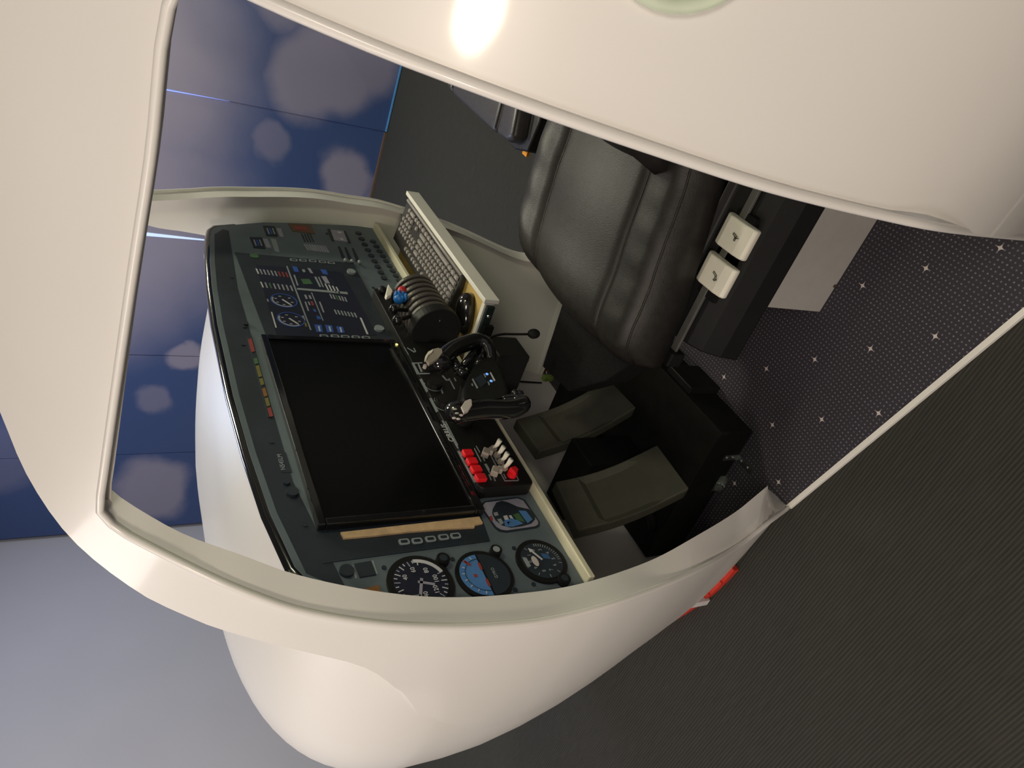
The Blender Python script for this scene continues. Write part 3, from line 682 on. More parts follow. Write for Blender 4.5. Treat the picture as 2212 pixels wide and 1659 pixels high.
for pix in ([(707,495),(713,495),(722,520),(717,520)], [(742,499),(747,500),(758,525),(752,524)]):
    bm = bmesh.new(); prism(bm, [ony(px, py, YP-.0022) for px, py in pix], (0,-.001,0)); obj('print_patch', bm, m_dashdark, sw)
for q in [(733,504),(738,518)]:
    x, z = zc_of(*q); bm = bmesh.new(); prism(bm, [(x+.006*math.cos(2*PI*i/12), YP-.0022, z+.006*math.sin(2*PI*i/12)) for i in range(12)], (0,-.0008,0)); obj('print_patch', bm, m_pwhite, sw)
for q in [(735,547),(749,549),(765,551)]:
    s_ = plate('flap_slot', [(q[0]-5,q[1]-14),(q[0]-1,q[1]-14),(q[0]+12,q[1]+13),(q[0]+3,q[1]+11)], m_dashdark, .001)
    bm = bmesh.new(); ellipsoid(bm, ony(q[0]+11, q[1]+15, YP-.006), (.007,.006,.005), nu=10, nv=6); obj('lever_tip', bm, m_pgrey, s_, smooth=True)
for k in range(9):
    f = k/8; x, z = zc_of(774+55*f, 505+97*f); disc('breaker', x, z, .0095, .0095, m_dashdark, .004, n=16)
    x, z = zc_of(806+56*f, 523+84*f); disc('breaker', x, z, .0095, .0095, m_dashdark, .004, n=16)

# ------------------------------------------------------------------ monitor
mon = thing('monitor', 'switched-off black widescreen monitor set into the middle of the instrument panel', 'monitor', (1.117, YP, .83))
x0, x1, z0, z1 = .828, 1.400, .833, 1.150
for nm, lo, hi in (('bezel', (x0, YP-.018, z0), (x1, YP-.001, z0+.020)), ('bezel', (x0, YP-.018, z1-.014), (x1, YP-.001, z1)), ('bezel', (x0, YP-.018, z0+.020), (x0+.014, YP-.001, z1-.014)), ('bezel', (x1-.014, YP-.018, z0+.020), (x1, YP-.001, z1-.014))):
    bm = bmesh.new(); box(bm, lo, hi); obj(nm, bm, m_gloss, mon, bevel=.002)
bm = bmesh.new(); box(bm, (x0+.014, YP-.012, z0+.020), (x1-.014, YP-.003, z1-.014)); obj('screen', bm, m_screen, mon)
bm = bmesh.new(); ellipsoid(bm, ony(857, 744, YP-.02), (.0035,.002,.0035), nu=8, nv=6); obj('power_light', bm, m_ledy, mon, 'small yellow power light')

# ------------------------------------------------------------------ yoke console
YK = .905
yk = thing('control_console', 'black switch console with red and white switches below the monitor', 'console', (1.14, YK, .705))
bm = bmesh.new()
pts = []
for (cx_, cz_, a0_) in ((1.612,.818,0),(.884,.818,90),(.884,.717,180),(1.612,.717,270)):
    for i in range(5): a = math.radians(a0_ + 22.5*i); pts.append((cx_ + .012*math.cos(a), YK, cz_ + .012*math.sin(a)))
prism(bm, pts, (0, .029, 0)); obj('faceplate', bm, m_black, yk, bevel=.002)
def kp(px, py, lift=.0): return ony(px, py, YK - lift)
def kplate(nm, pix, m, d=.0006, lift=0.0, par=None, label=None):
    bm = bmesh.new(); prism(bm, [kp(px, py, lift) for px, py in pix], (0, -d, 0)); return obj(nm, bm, m, par or yk, label)
for i, q in enumerate([(1010,980),(1019,998),(1028,1015),(1038,1033)]):
    c = kp(*q, .004); bm = bmesh.new(); box(bm, (c.x-.0085, YK-.010, c.z-.011), (c.x+.0085, YK, c.z+.011)); obj('red_rocker', bm, m_switchred, yk, 'red rocker switch', bevel=.002)
for i, q in enumerate([(1076.5,956.5),(1084.5,970.5),(1092.5,984.5),(1100.5,998)]):
    c = kp(*q, .022)
    bm = bmesh.new(); tube(bm, [(c.x+.004, YK, c.z+.004), (c.x+.002, YK-.006, c.z+.004)], .0075, 12); rg = obj('switch_collar', bm, m_taupe, yk)
    bm = bmesh.new(); tube(bm, [(c.x+.003, YK-.004, c.z+.004), (c.x, YK-.016, c.z+.001), (c.x-.001, YK-.030, c.z-.001)], .004, 8, rs=[.003,.0045,.0055]); obj('toggle_lever', bm, m_switchwhite, rg, 'white toggle lever', smooth=True)
for q in [(1049,979),(1069,1019)]:
    c = kp(*q, .006); bm = bmesh.new(); mm = Matrix.Rotation(math.radians(35), 4, 'Y'); vs = box(bm, (-.010,-.008,-.0075), (.010,.006,.0075), mm)
    for v in vs: v.co += Vector((c.x, YK-.006, c.z))
    kb_ = obj('rotary_knob', bm, m_taupe, yk, 'taupe rotary knob', bevel=.002)
    bm = bmesh.new(); vs = box(bm, (-.006,-.007,-.006), (.006,.005,.006), mm)
    for v in vs: v.co += Vector((c.x+.004, YK-.006, c.z-.013))
    obj('knob_pointer', bm, m_taupe, kb_, bevel=.0015)
c = kp(1109, 1018, .012); bm = bmesh.new(); tube(bm, [(c.x, YK, c.z), (c.x, YK-.010, c.z)], .010, 14); kn = obj('key_switch', bm, m_switchred, yk, 'red key switch')
bm = bmesh.new(); prism(bm, [(c.x-.016, YK-.010, c.z+.004), (c.x+.004, YK-.010, c.z+.009), (c.x+.008, YK-.010, c.z-.006), (c.x-.002, YK-.010, c.z-.009)], (0,-.010,0)); obj('key_handle', bm, m_switchred, kn, bevel=.0015)
# white markings on the console
for pix in ([(988,975),(991,974),(1027,1041),(1024,1043)], [(990,976),(994,975),(999,985),(996,987)], [(1000,996),(1003,995),(1007,1004),(1004,1005)], [(1019,1030),(1023,1029),(1028,1041),(1024,1043)],
            [(1024,969),(1025,968),(1040,997),(1038,998)], [(1028,964),(1029,963),(1037,977),(1036,978)], [(1041,985),(1043,985),(1048,996),(1046,997)], [(1046,1003),(1048,1002),(1059,1022),(1058,1023)], [(1049,1002),(1051,1002),(1058,1015),(1056,1016)],
            [(1055,1025),(1057,1025),(1062,1037),(1060,1038)], [(1064,1027),(1066,1027),(1071,1039),(1069,1040)], [(1058,982),(1060,982),(1076,1012),(1074,1013)], [(1068,988),(1071,988),(1074,996),(1071,997)],
            [(1081,1023),(1083,1023),(1092,1039),(1090,1040)], [(1087,1024),(1089,1024),(1094,1034),(1092,1035)], [(1090,1038),(1120,1037),(1120,1039),(1091,1040)], [(1113,1023),(1115,1023),(1121,1037),(1119,1038)]):
    kplate('marking', pix, m_pgrey)
# logo strip: white outlined block lettering
cL = kp(971, 940, .0008); text('lettering', 'CIRRUS', .017, (kp(968,936,.0008) + Vector((0.002,0,0))), (1,0,.0), (0,0,1), m_pwhite, yk, .0003)
for pix in ([(954,909),(957,908),(991,968),(988,969)], [(961,911),(963,910),(990,962),(988,963)]): kplate('marking', pix, m_pgrey)
# round dials with white rings, labels
def kring(px, py, R_, a0_, a1_, wd=.0016):
    c = kp(px, py, .0006); n = 26; bm = bmesh.new()
    for i in range(n):
        t0, t1 = math.radians(a0_ + (a1_-a0_)*i/n), math.radians(a0_ + (a1_-a0_)*(i+1)/n)
        prism(bm, [(c.x + r*math.cos(t), c.y, c.z + r*math.sin(t)) for r, t in ((R_-wd,t0),(R_,t0),(R_,t1),(R_-wd,t1))], (0,-.0004,0))
    return obj('dial_ring', bm, m_pgrey, yk)
kring(936,833,.021,60,300); kring(958,873,.024,60,300); kring(949,865,.012,40,330, .001)
for q, r in (((938,835),.017),((958,873),.019),((930,797),.012)):
    c = kp(*q); bm = bmesh.new(); tube(bm, [(c.x, YK, c.z), (c.x, YK-.014, c.z)], r, 20); k_ = obj('dial_knob', bm, m_black, yk)
    bm = bmesh.new(); tube(bm, [(c.x, YK-.014, c.z), (c.x, YK-.016, c.z)], r*.75, 16); obj('knob_cap', bm, m_matte, k_)
for pix in ([(906,820),(911,818),(925,845),(921,848)], [(927,861),(932,860),(947,888),(942,891)], [(889,784),(893,783),(906,806),(900,808)], [(889,784),(912,783),(913,785),(890,786)], [(900,806),(928,806),(929,808),(901,809)], [(902,786),(905,786),(913,803),(909,804)], [(954,812),(957,811),(967,822),(964,823)], [(963,820),(972,819),(973,822),(964,823)], [(969,818),(971,817),(983,840),(981,841)], [(980,817),(982,816),(986,823),(984,824)], [(952,843),(955,842),(958,850),(955,851)], [(872,750),(873,749),(883,766),(882,767)], [(879,752),(880,751),(896,760),(895,762)], [(893,752),(895,752),(899,760),(897,761)]):
    kplate('marking', pix, m_pgrey)
c = kp(917, 795); bm = bmesh.new(); tube(bm, [(c.x, YK, c.z), (c.x, YK-.008, c.z)], .005, 10); obj('small_button', bm, m_cap, yk)

# ------------------------------------------------------------------ control yoke
yo = thing('control_yoke', 'glossy black horned flight yoke with a small display on its hub', 'yoke', (1.05, .80, .82))
bm = bmesh.new(); tube(bm, [(1.075, YK, .785), (1.06, .80, .805)], .022, 16); obj('shaft', bm, m_matte, yo, smooth=False)
YY = .765
def yp(px, py, y=YY): return ony(px, py, y)
# hub: rounded slab, top tilted back
hub = [(1003,872),(999,858),(1000,838),(1010,812),(1024,788),(1040,776),(1060,768),(1075,778),(1090,812),(1100,845),(1100,862),(1080,872),(1040,877)]
bm = bmesh.new(); prism(bm, [yp(*q) for q in hub], (.006, .042, -.006)); hb_ = obj('hub', bm, m_black, yo, bevel=.006, bseg=3)
def hplate(nm, pix, m, d=.0006, lift=.0006):
    bm = bmesh.new(); prism(bm, [yp(px, py, YY - lift) for px, py in pix], (0, -d, 0)); return obj(nm, bm, m, hb_)
hplate('hub_face', [(1007,862),(1006,848),(1014,818),(1030,792),(1050,782),(1068,784),(1082,812),(1092,846),(1088,860),(1045,868)], m_matte, .002, 0)
hplate('display', [(1025,818),(1040,809),(1052,826),(1038,838)], m_dashdark, .0008, .002)
hplate('lettering', [(1019,819),(1022,818),(1033,838),(1030,840)], m_pgrey, .0006, .002); hplate('lettering', [(1018,829),(1021,829),(1022,834),(1019,833)], m_pgrey, .0006, .002)
hplate('lettering', [(1044,808),(1046,807),(1050,814),(1048,816)], m_pgrey, .0006, .002); hplate('lettering', [(1053,825),(1055,824),(1058,831),(1056,833)], m_pgrey, .0006, .002)
hplate('lettering', [(1058,805),(1060,804),(1070,822),(1067,824)], m_pwhite, .0006, .002)
for q in ((1052,808),(1061,823)):
    c = yp(*q, YY-.003); bm = bmesh.new(); ellipsoid(bm, c, (.0033,.002,.0033), nu=10, nv=6); obj('blue_button', bm, m_led, hb_, 'small blue lit button')
# left horn
lh = catmull([yp(1085,868,YY+.01), yp(1118,866,YY-.0), yp(1128,874,YY-.005), yp(1100,884,YY-.005), yp(1050,884,YY-.005), yp(1015,888,YY-.005), yp(990,892,YY-.005)], 6)
n = len(lh); rs = [.013 + .006*min(1, i/(n*.45)) for i in range(n)]
bm = bmesh.new(); tube(bm, lh, .017, 14, rs=rs); hl = obj('left_grip', bm, m_gloss, yo, smooth=True)
bm = bmesh.new(); ellipsoid(bm, yp(987,890,YY-.005), (.023,.021,.024), nu=16, nv=10); obj('grip_head', bm, m_gloss, hl, smooth=True)
bm = bmesh.new(); prism(bm, [yp(px, py, YY-.022) for px, py in ((994,884),(1003,871),(1012,867),(1017,868),(1018,880),(1010,892),(1000,897))], (0,-.006,0)); obj('thumb_cap', bm, m_cap, hl, 'silver thumb cap', bevel=.001)
bm = bmesh.new(); prism(bm, [yp(px, py, YY-.021) for px, py in ((976,889),(992,876),(1000,896),(984,914))], (0,-.004,0)); bs = obj('button_plate', bm, m_matte, hl, bevel=.001)
for q in ((981,903),(996,897),(990,905),(983,884),(987,893)):
    c = yp(*q, YY-.026); bm = bmesh.new(); ellipsoid(bm, c, (.0022,.0022,.0042), nu=8, nv=6); obj('button', bm, m_cap, bs)
for q in ((1112,851),(1122,852),(1126,862)):
    bm = bmesh.new(); ellipsoid(bm, yp(*q, YY-.006), (.009,.010,.009), nu=10, nv=8); obj('trigger', bm, m_gloss, hl, smooth=True)
# right horn
rh = catmull([yp(1060,778,YY+.012), yp(1056,756,YY), yp(1046,742,YY-.005), yp(1026,737,YY-.005), yp(998,745,YY-.005), yp(972,759,YY-.005), yp(950,780,YY-.005)], 6)
n = len(rh); rs = [.013 + .005*min(1, i/(n*.45)) for i in range(n)]
bm = bmesh.new(); tube(bm, rh, .017, 14, rs=rs); hr = obj('right_grip', bm, m_gloss, yo, smooth=True)
bm = bmesh.new(); ellipsoid(bm, yp(950,785,YY-.005), (.021,.020,.024), nu=16, nv=10); obj('grip_head', bm, m_gloss, hr, smooth=True)
bm = bmesh.new(); prism(bm, [yp(px, py, YY-.018) for px, py in ((918,780),(922,768),(932,760),(945,757),(953,760),(954,768),(946,778),(935,786),(925,792))], (0,-.007,0)); obj('thumb_cap', bm, m_taupe, hr, 'grey thumb cap', bevel=.001)
bm = bmesh.new(); prism(bm, [yp(px, py, YY-.024) for px, py in ((916,783),(918,772),(924,763),(934,758),(933,763),(924,770),(919,781))], (0,-.004,0)); obj('cap_edge', bm, m_switchwhite, hr, 'bright cap edge')
# struts between hub and horns
for a, b_, r in (((1000,790),(1036,748),.008), ((990,800),(976,776),.010), ((1010,812),(988,800),.011), ((1030,792),(1042,760),.008)):
    bm = bmesh.new(); tube(bm, [yp(*a, YY+.012), yp(*b_, YY+.004)], r, 10); obj('strut', bm, m_gloss, yo, smooth=True)
bm = bmesh.new(); tube(bm, [yp(1000,888,YY+.02), yp(1010,850,YY+.02)], .011, 10); obj('strut', bm, m_gloss, yo, smooth=True)

# ------------------------------------------------------------------ throttle quadrant
tq = thing('throttle_quadrant', 'black ribbed throttle quadrant with black, blue and red levers right of the yoke', 'throttle', (1.48, .86, .72))
AX = Vector((1.0, 0, 0)); QY, QZ, QR = .872, .748, .058
def arc(x0, x1, r, m, nm, par=tq, lab=None, a0_=80, a1_=290, n=26):
    bm = bmesh.new(); pts = [(x0, QY + r*math.cos(math.radians(a0_ + (a1_-a0_)*i/n)), QZ + r*math.sin(math.radians(a0_ + (a1_-a0_)*i/n))) for i in range(n+1)]
    pts += [(x0, .905, QZ - .03), (x0, .905, QZ + .05)]
    prism(bm, pts, (x1-x0, 0, 0)); return obj(nm, bm, m, par, lab, bevel=.002)
arc(1.395, 1.562, QR-.008, m_black, 'housing')
arc(1.372, 1.400, QR+.006, m_black, 'end_plate', lab='large black end disc')
for i in range(7): arc(1.408 + .022*i, 1.420 + .022*i, QR, m_rib, 'rib')
bm = bmesh.new(); prism(bm, [ony(px, py, .838) for px, py in ((921,622),(927,620),(957,688),(950,692))], (0, .004, 0)); ls = obj('scale_strip', bm, m_pwhite, tq, 'white graduated scale strip')
for k in range(8):
    f = (k+.5)/8; px, py = 924 + 30*f - 1.5, 621 + 68*f
    bm = bmesh.new(); prism(bm, [ony(px+a, py+b_, .8375) for a, b_ in ((-3,-1),(2,-2),(3,0),(-2,1))], (0,-.0005,0)); obj('scale_mark', bm, m_matte, ls)
for (bx, tip, m, r, lab) in ((1.426, (858,692), m_gloss, (.013,.013,.013), 'black throttle lever'), (1.448, (850,668), m_gloss, (.012,.013,.012), 'black throttle lever'), (1.470, (862,645), m_blueknob, (.016,.014,.014), 'blue propeller lever'), (1.515, (869,629), m_redknob, (.014,.013,.013), 'red mixture lever')):
    yT = .845; t = ony(*tip, yT); bm = bmesh.new(); tube(bm, [(bx, QY - .01, QZ + .045), (t.x, yT, t.z)], .005, 8); lv = obj('lever', bm, m_black, tq, lab)
    bm = bmesh.new(); ellipsoid(bm, t, r, nu=12, nv=8); obj('lever_knob', bm, m, lv, smooth=True)
    if m is m_blueknob:
        bm = bmesh.new()
        for k in range(8): 
            a = 2*PI*k/8; ellipsoid(bm, t + Vector((.004, -.004, -.004)) + Vector((.013*math.cos(a), 0, .013*math.sin(a))), (.005,.011,.005), nu=8, nv=6)
        obj('knob_lobes', bm, m, lv, smooth=True)
yT = .86; t = ony(842, 634, yT); bm = bmesh.new(); tube(bm, [(t.x+.01, YK, t.z-.02), (t.x, yT, t.z-.008)], .004, 8); lv = obj('flap_lever', bm, m_black, tq, 'flap lever with white tip')
bm = bmesh.new(); prism(bm, [ony(px, py, yT) for px, py in ((839,613),(849,628),(846,636),(836,641),(833,636))], (.002, .012, 0)); obj('lever_tip', bm, m_switchwhite, lv, bevel=.002)
bm = bmesh.new(); prism(bm, [ony(px, py, .895) for px, py in ((880,688),(886,687),(894,705),(892,709))], (0,-.003,0)); obj('white_label', bm, m_pwhite, tq)
bm = bmesh.new(); ellipsoid(bm, ony(826, 626, .895), (.014,.010,.012), nu=12, nv=8); obj('round_knob', bm, m_black, tq, smooth=True)

# ------------------------------------------------------------------ keyboard drawer, keyboard, mouse
dz = .628
dr = thing('keyboard_tray', 'white pull-out keyboard tray with yellow wood floor under the right half of the panel', 'tray', (1.65, .85, dz))
bm = bmesh.new(); box(bm, (1.347, .758, .622), (1.962, .770, .662)); obj('tray_front', bm, m_white, dr, bevel=.0015)
bm = bmesh.new(); box(bm, (1.352, .770, .630), (1.366, 1.20, .656)); obj('tray_side', bm, m_white, dr, bevel=.001)
bm = bmesh.new(); box(bm, (1.366, .770, .626), (1.962, 1.20, .634)); obj('tray_floor', bm, m_ply, dr)
bm = bmesh.new(); box(bm, (1.340, .775, .632), (1.350, 1.10, .652)); ra = obj('slide_rail', bm, mat('teal_dark_rail', (.04,.06,.06), .35, metal=.7), dr, 'dark metal slide rail')
bm = bmesh.new(); ellipsoid(bm, (1.338, .80, .643), (.003,.005,.005), nu=8, nv=6); obj('rail_screw', bm, m_metal, ra)
bm = bmesh.new(); box(bm, (1.330, .825, .622), (1.342, .90, .648)); obj('rail_end', bm, m_black, ra)

kb = thing('keyboard', 'black full-size computer keyboard with dark glossy keys greyed by painted sheen lying in the white pull-out tray', 'keyboard', (1.74, .85, .636))
KX0, KX1, KY0, KY1 = 1.507, 1.966, .780, .918
KT = .013  # tilt height
def kz(y): return .652 + KT * (y - KY0) / (KY1 - KY0)
bm = bmesh.new()
pr_ = [(KX0, KY0, .636), (KX0, KY1, .636), (KX0, KY1, kz(KY1)), (KX0, KY0, kz(KY0)-.003)]
prism(bm, pr_, (KX1-KX0, 0, 0)); obj('body', bm, m_kbody, kb, bevel=.003)
bm = bmesh.new(); tube(bm, [(KX0+.006, KY0+.006, .6515), (KX1-.006, KY0+.006, .6515)], .0042, 8); obj('front_edge', bm, m_key, kb, 'pale rounded front edge', smooth=True)
U = .01905; ux = KX0 + .012; uy = KY0 + .016
rows = [  # (row y index, list of (start unit, width))
    (0, [(0,1.25),(1.25,1.25),(2.5,1.25),(3.75,6.25),(10,1.25),(11.25,1.25),(12.5,1.25),(13.75,1.25),(15.25,1),(16.25,1),(17.25,1),(18.5,2),(20.5,1)]),
    (1, [(0,2.25)] + [(2.25+i,1) for i in range(10)] + [(12.25,2.75),(16.25,1),(18.5,1),(19.5,1),(20.5,1)]),
    (2, [(0,1.75)] + [(1.75+i,1) for i in range(11)] + [(12.75,2.25),(18.5,1),(19.5,1),(20.5,1),(21.5,1)]),
    (3, [(0,1.5)] + [(1.5+i,1) for i in range(12)] + [(13.5,1.5),(15.25,1),(16.25,1),(17.25,1),(18.5,1),(19.5,1),(20.5,1),(21.5,1)]),
    (4, [(i,1) for i in range(13)] + [(13,2),(15.25,1),(16.25,1),(17.25,1),(18.5,1),(19.5,1),(20.5,1),(21.5,1)]),
    (5, [(0,1)] + [(2+i,1) for i in range(4)] + [(6.5+i,1) for i in range(4)] + [(11+i,1) for i in range(4)] + [(15.25,1),(16.25,1),(17.25,1)])]
meshes = {}
for r_, lst in rows:
    y = uy + r_*U*.93 + (.006 if r_ == 5 else 0)
    for s_, w_ in lst:
        x = ux + s_*U*1.005
        if w_ not in meshes:
            bm = bmesh.new(); W_ = w_*U*1.0 - .0062; D_ = .0112
            lo = [(0.0,0,0),(W_,0,0),(W_,D_,0),(0.0,D_,0)]; hi = [(.0014,.0012,.005),(W_-.0014,.0012,.005),(W_-.0014,D_-.0018,.0055),(.0014,D_-.0018,.0055)]
            vs = [bm.verts.new(p) for p in lo + hi]
            for f in ((4,5,6,7),(0,1,5,4),(1,2,6,5),(2,3,7,6),(3,0,4,7)): bm.faces.new([vs[i] for i in f])
            me = bpy.data.meshes.new('key'); bm.to_mesh(me); bm.free(); me.materials.append(m_key); meshes[w_] = me
        o = bpy.data.objects.new('key', meshes[w_]); COL.objects.link(o); o.parent = kb
        o.location = Vector((x, y, kz(y) - .0005)) - ORIG[kb.name]

mo = thing('mouse', 'glossy black computer mouse on the yellow tray floor', 'mouse', (1.445, .855, .634))
bm = bmesh.new()
mc = onz(1003, 678, .648); fw = (onz(1000,715,.65) - onz(1010,640,.65)); fw.z = 0; fw.normalize(); rt = Vector((fw.y, -fw.x, 0))
RM = Matrix((rt, fw, Vector((0,0,1)))).transposed()
res = bmesh.ops.create_uvsphere(bm, u_segments=24, v_segments=14, radius=1.0)
for v in res['verts']:
    p = v.co.copy(); zz = max(0.0, p.z)
    q = Vector((math.copysign(abs(p.x)**.85, p.x)*.031, math.copysign(abs(p.y)**.9, p.y)*.056, (zz**.8)*.036*(1 - .18*p.y)))
    v.co = Vector((mc.x, mc.y, .6345)) + RM @ q
obj('body', bm, m_gloss, mo, smooth=True)
bm = bmesh.new(); ellipsoid(bm, Vector((mc.x, mc.y, .664)) + RM @ Vector((0, .03, 0)), (.003,.007,.006), RM.to_4x4(), nu=10, nv=6); obj('scroll_wheel', bm, m_matte, mo, smooth=True)
bm = bmesh.new(); s_ = Vector((mc.x, mc.y, .642)) + RM @ Vector((0, .052, 0))
tube(bm, catmull([s_, s_ + Vector((-.008,.03,-.004)), s_ + Vector((.015,.07,-.004)), s_ + Vector((.07,.11,-.004)), s_ + Vector((.09,.20,-.004))], 6), .0018, 6); obj('cable', bm, m_black, mo, smooth=True)

# black switch box with bent lever under the console
sb = thing('switch_box', 'small black box with a bent ball-tipped lever hanging under the console behind the yoke', 'control box', (1.21, .86, .606))
bm = bmesh.new(); box(bm, (1.172, .80, .606), (1.252, .926, .687)); obj('case', bm, m_black, sb, bevel=.003)
bm = bmesh.new(); pts = [ony(px, py, .80) for px, py in ((1052,738),(1062,728),(1085,722),(1110,722),(1140,722))]; tube(bm, catmull(pts, 6), .0028, 8); lv = obj('bent_lever', bm, m_black, sb, smooth=True)
bm = bmesh.new(); ellipsoid(bm, ony(1153, 721, .80), (.0125,.0125,.0165), nu=14, nv=10); obj('ball_knob', bm, m_matte, lv, smooth=True)
bm = bmesh.new(); tube(bm, [ony(1135,772,.83), ony(1142,778,.83), ony(1140,782,.83), ony(1134,783,.83)], .0012, 6); obj('wire_loop', bm, m_metal, sb)

# ------------------------------------------------------------------ rudder pedals
rp_ = thing('rudder_pedals', 'pair of tall smoky olive rudder pedals on a long black base box', 'pedals', (1.22, 1.1, .009))
bm = bmesh.new(); box(bm, (.963, .866, .010), (1.60, 1.325, .126)); obj('base_box', bm, m_matte, rp_, bevel=.003)
bm = bmesh.new(); box(bm, (1.118, .845, .010), (1.222, .866, .118)); obj('cable_hood', bm, m_black, rp_, bevel=.003)
bm = bmesh.new(); box(bm, (1.115, 1.10, .126), (1.225, 1.31, .33)); obj('column', bm, m_black, rp_, bevel=.004)
for (bl, brr, tl, tr) in ((((1490,1055),(1420,960)),None,(1250,1145),(1200,1040)), (((1375,880),(1315,818)),None,(1165,975),(1115,905))):
    B0, B1 = ony(*bl[0], 1.0), ony(*bl[1], 1.0); T0, T1 = ony(*tl, 1.15), ony(*tr, 1.15)
    bm = bmesh.new(); NU, NV = 8, 14
    def pp(u, v, back=0.0):
        b_ = B0.lerp(B1, u); t_ = T0.lerp(T1, u); p = b_.lerp(t_, v)
        sag = .020*math.sin(PI*v); p = p + Vector((0, sag, -.25*sag))
        return p + Vector((0, back, 0))
    fr, bk = [], []
    for j in range(NV+1):
        v = j/NV; fr.append([]); bk.append([])
        for i in range(NU+1):
            u = i/NU; inset = .012 if (.1 < u < .9 and .22 < v < .78) else 0.0
            fr[-1].append(bm.verts.new(pp(u, v, inset))); bk[-1].append(bm.verts.new(pp(u, v, .034)))
    for g_ in (fr, bk):
        for j in range(NV):
            for i in range(NU): bm.faces.new([g_[j][i], g_[j][i+1], g_[j+1][i+1], g_[j+1][i]])
    for j in range(NV):
        for i in (0, NU): bm.faces.new([fr[j][i], fr[j+1][i], bk[j+1][i], bk[j][i]])
    for i in range(NU):
        for j in (0, NV): bm.faces.new([fr[j][i], fr[j][i+1], bk[j][i+1], bk[j][i]])
    obj('pedal', bm, m_pedal, rp_, bevel=.004)
    c0_ = (B0 + B1)/2; c1_ = (T0 + T1)/2
    bm = bmesh.new(); tube(bm, [c0_ + Vector((0,.085,.06)), Vector((c0_.x, 1.20, .15)), Vector((c0_.x, 1.24, .126))], .014, 10); obj('pedal_arm', bm, m_black, rp_, smooth=True)
def bracket(p0, p1, p2, w_):
    bm = bmesh.new(); w_ = Vector(w_)
    for a, b_ in ((p0, p1), (p1, p2)): 
        a, b_ = Vector(a), Vector(b_); n_ = (b_-a).cross(w_).normalized()*.002
        prism(bm, [a, b_, b_ + w_, a + w_], n_)
    br = obj('bracket', bm, m_metal, rp_, 'perforated steel angle bracket')
    for a, b_ in ((p0, p1), (p1, p2)):
        for f in (.25, .7):
            c = Vector(a).lerp(Vector(b_), f) + w_*.5; n_ = (Vector(b_)-Vector(a)).cross(w_).normalized()
            bm = bmesh.new(); tube(bm, [c - n_*.0025, c + n_*.0045], .0035, 8); obj('bolt', bm, m_metal, br)
bracket((.962, .945, .060), (.962, .945, .0115), (.905, .945, .0115), (0, .018, 0))
bracket((.962, 1.02, .030), (.962, 1.02, .0115), (.945, 1.02, .0115), (0, .055, 0))

# ------------------------------------------------------------------ pilot seat
def leather_seat(name, label, group, prof, z0, shift, parts_full=True):
    pass
ps_ = thing('pilot_seat', 'black leather pilot seat in front of the panel with two white adjuster paddles', 'seat', (1.30, .50, .009))
Lc = smoothtab([(.10, 1.105), (.273, 1.083), (.465, 1.042), (.60, 1.012), (.70, 1.005), (.74, 1.02)])
Rc = smoothtab([(.10, 1.67), (.39, 1.65), (.586, 1.611), (.70, 1.55), (.74, 1.53)])
def front_y(u): return .742 - .03*abs(2*u-1)**3
SL = lambda v: .20 - .07*v + .0   # seam positions in u (rear to front)
def seat_pt(u, v):
    """u across, v rear(0) to front(1)"""
    y1 = front_y(u); y = .16 + (y1 - .16)*v
    x = Lc(y)*(1-u) + Rc(y)*u
    z = .50
    e = min(u, 1-u)
    z -= .055*max(0, 1 - e/.075)**2.2
    for uc, am in ((.115, .006), (.885, .020)): z += am*math.exp(-((u-uc)/.07)**2)*(1 - .5*v)
    for sm in (.215, .775): z -= .010*math.exp(-((u-sm)/.016)**2)
    z += .012*math.sin(PI*min(1, max(0, (u-.215)/.56)))
    z -= .060*max(0, (v-.90)/.10)**2.0
    z += .012*math.exp(-((v-.84)/.12)**2) - .014*math.exp(-((v-.30)/.2)**2)
    z += .0016*math.sin(38*v + 9*u) * math.exp(-((u-.87)/.1)**2) + .0012*math.sin(55*v)*math.exp(-((u-.10)/.07)**2)
    return Vector((x, y, z))
def seat_piece(nm, u0, u1, nu, lab=None):
    bm = bmesh.new(); NV = 40; g_ = []
    for j in range(NV+1):
        g_.append([bm.verts.new(seat_pt(u0 + (u1-u0)*i/nu, j/NV)) for i in range(nu+1)])
    bt = [[bm.verts.new((v.co.x, v.co.y - (.006 if j == NV else 0), .385)) for v in r_] for j, r_ in enumerate(g_)]
    for j in range(NV):
        for i in range(nu):
            bm.faces.new([g_[j][i], g_[j][i+1], g_[j+1][i+1], g_[j+1][i]]); bm.faces.new([bt[j][i], bt[j+1][i], bt[j+1][i+1], bt[j][i+1]])
    for j in range(NV):
        for i in (0, nu): bm.faces.new([g_[j][i], g_[j+1][i], bt[j+1][i], bt[j][i]])
    for i in range(nu):
        for j in (0, NV): bm.faces.new([g_[j][i], g_[j][i+1], bt[j][i+1], bt[j][i]])
    return obj(nm, bm, m_leather, ps_, lab, smooth=True)
seat_piece('bolster', 0, .215, 16); seat_piece('seat_cushion', .215, .775, 26); seat_piece('bolster', .775, 1, 16)
for sm, dx in ((.215, 0), (.775, 0), (.028, 0), (.972, 0)):
    bm = bmesh.new(); tube(bm, [seat_pt(sm, j/40) + Vector((0,0,.001)) for j in range(1, 40)], .0026, 6); obj('piping', bm, m_leather, ps_, smooth=True)
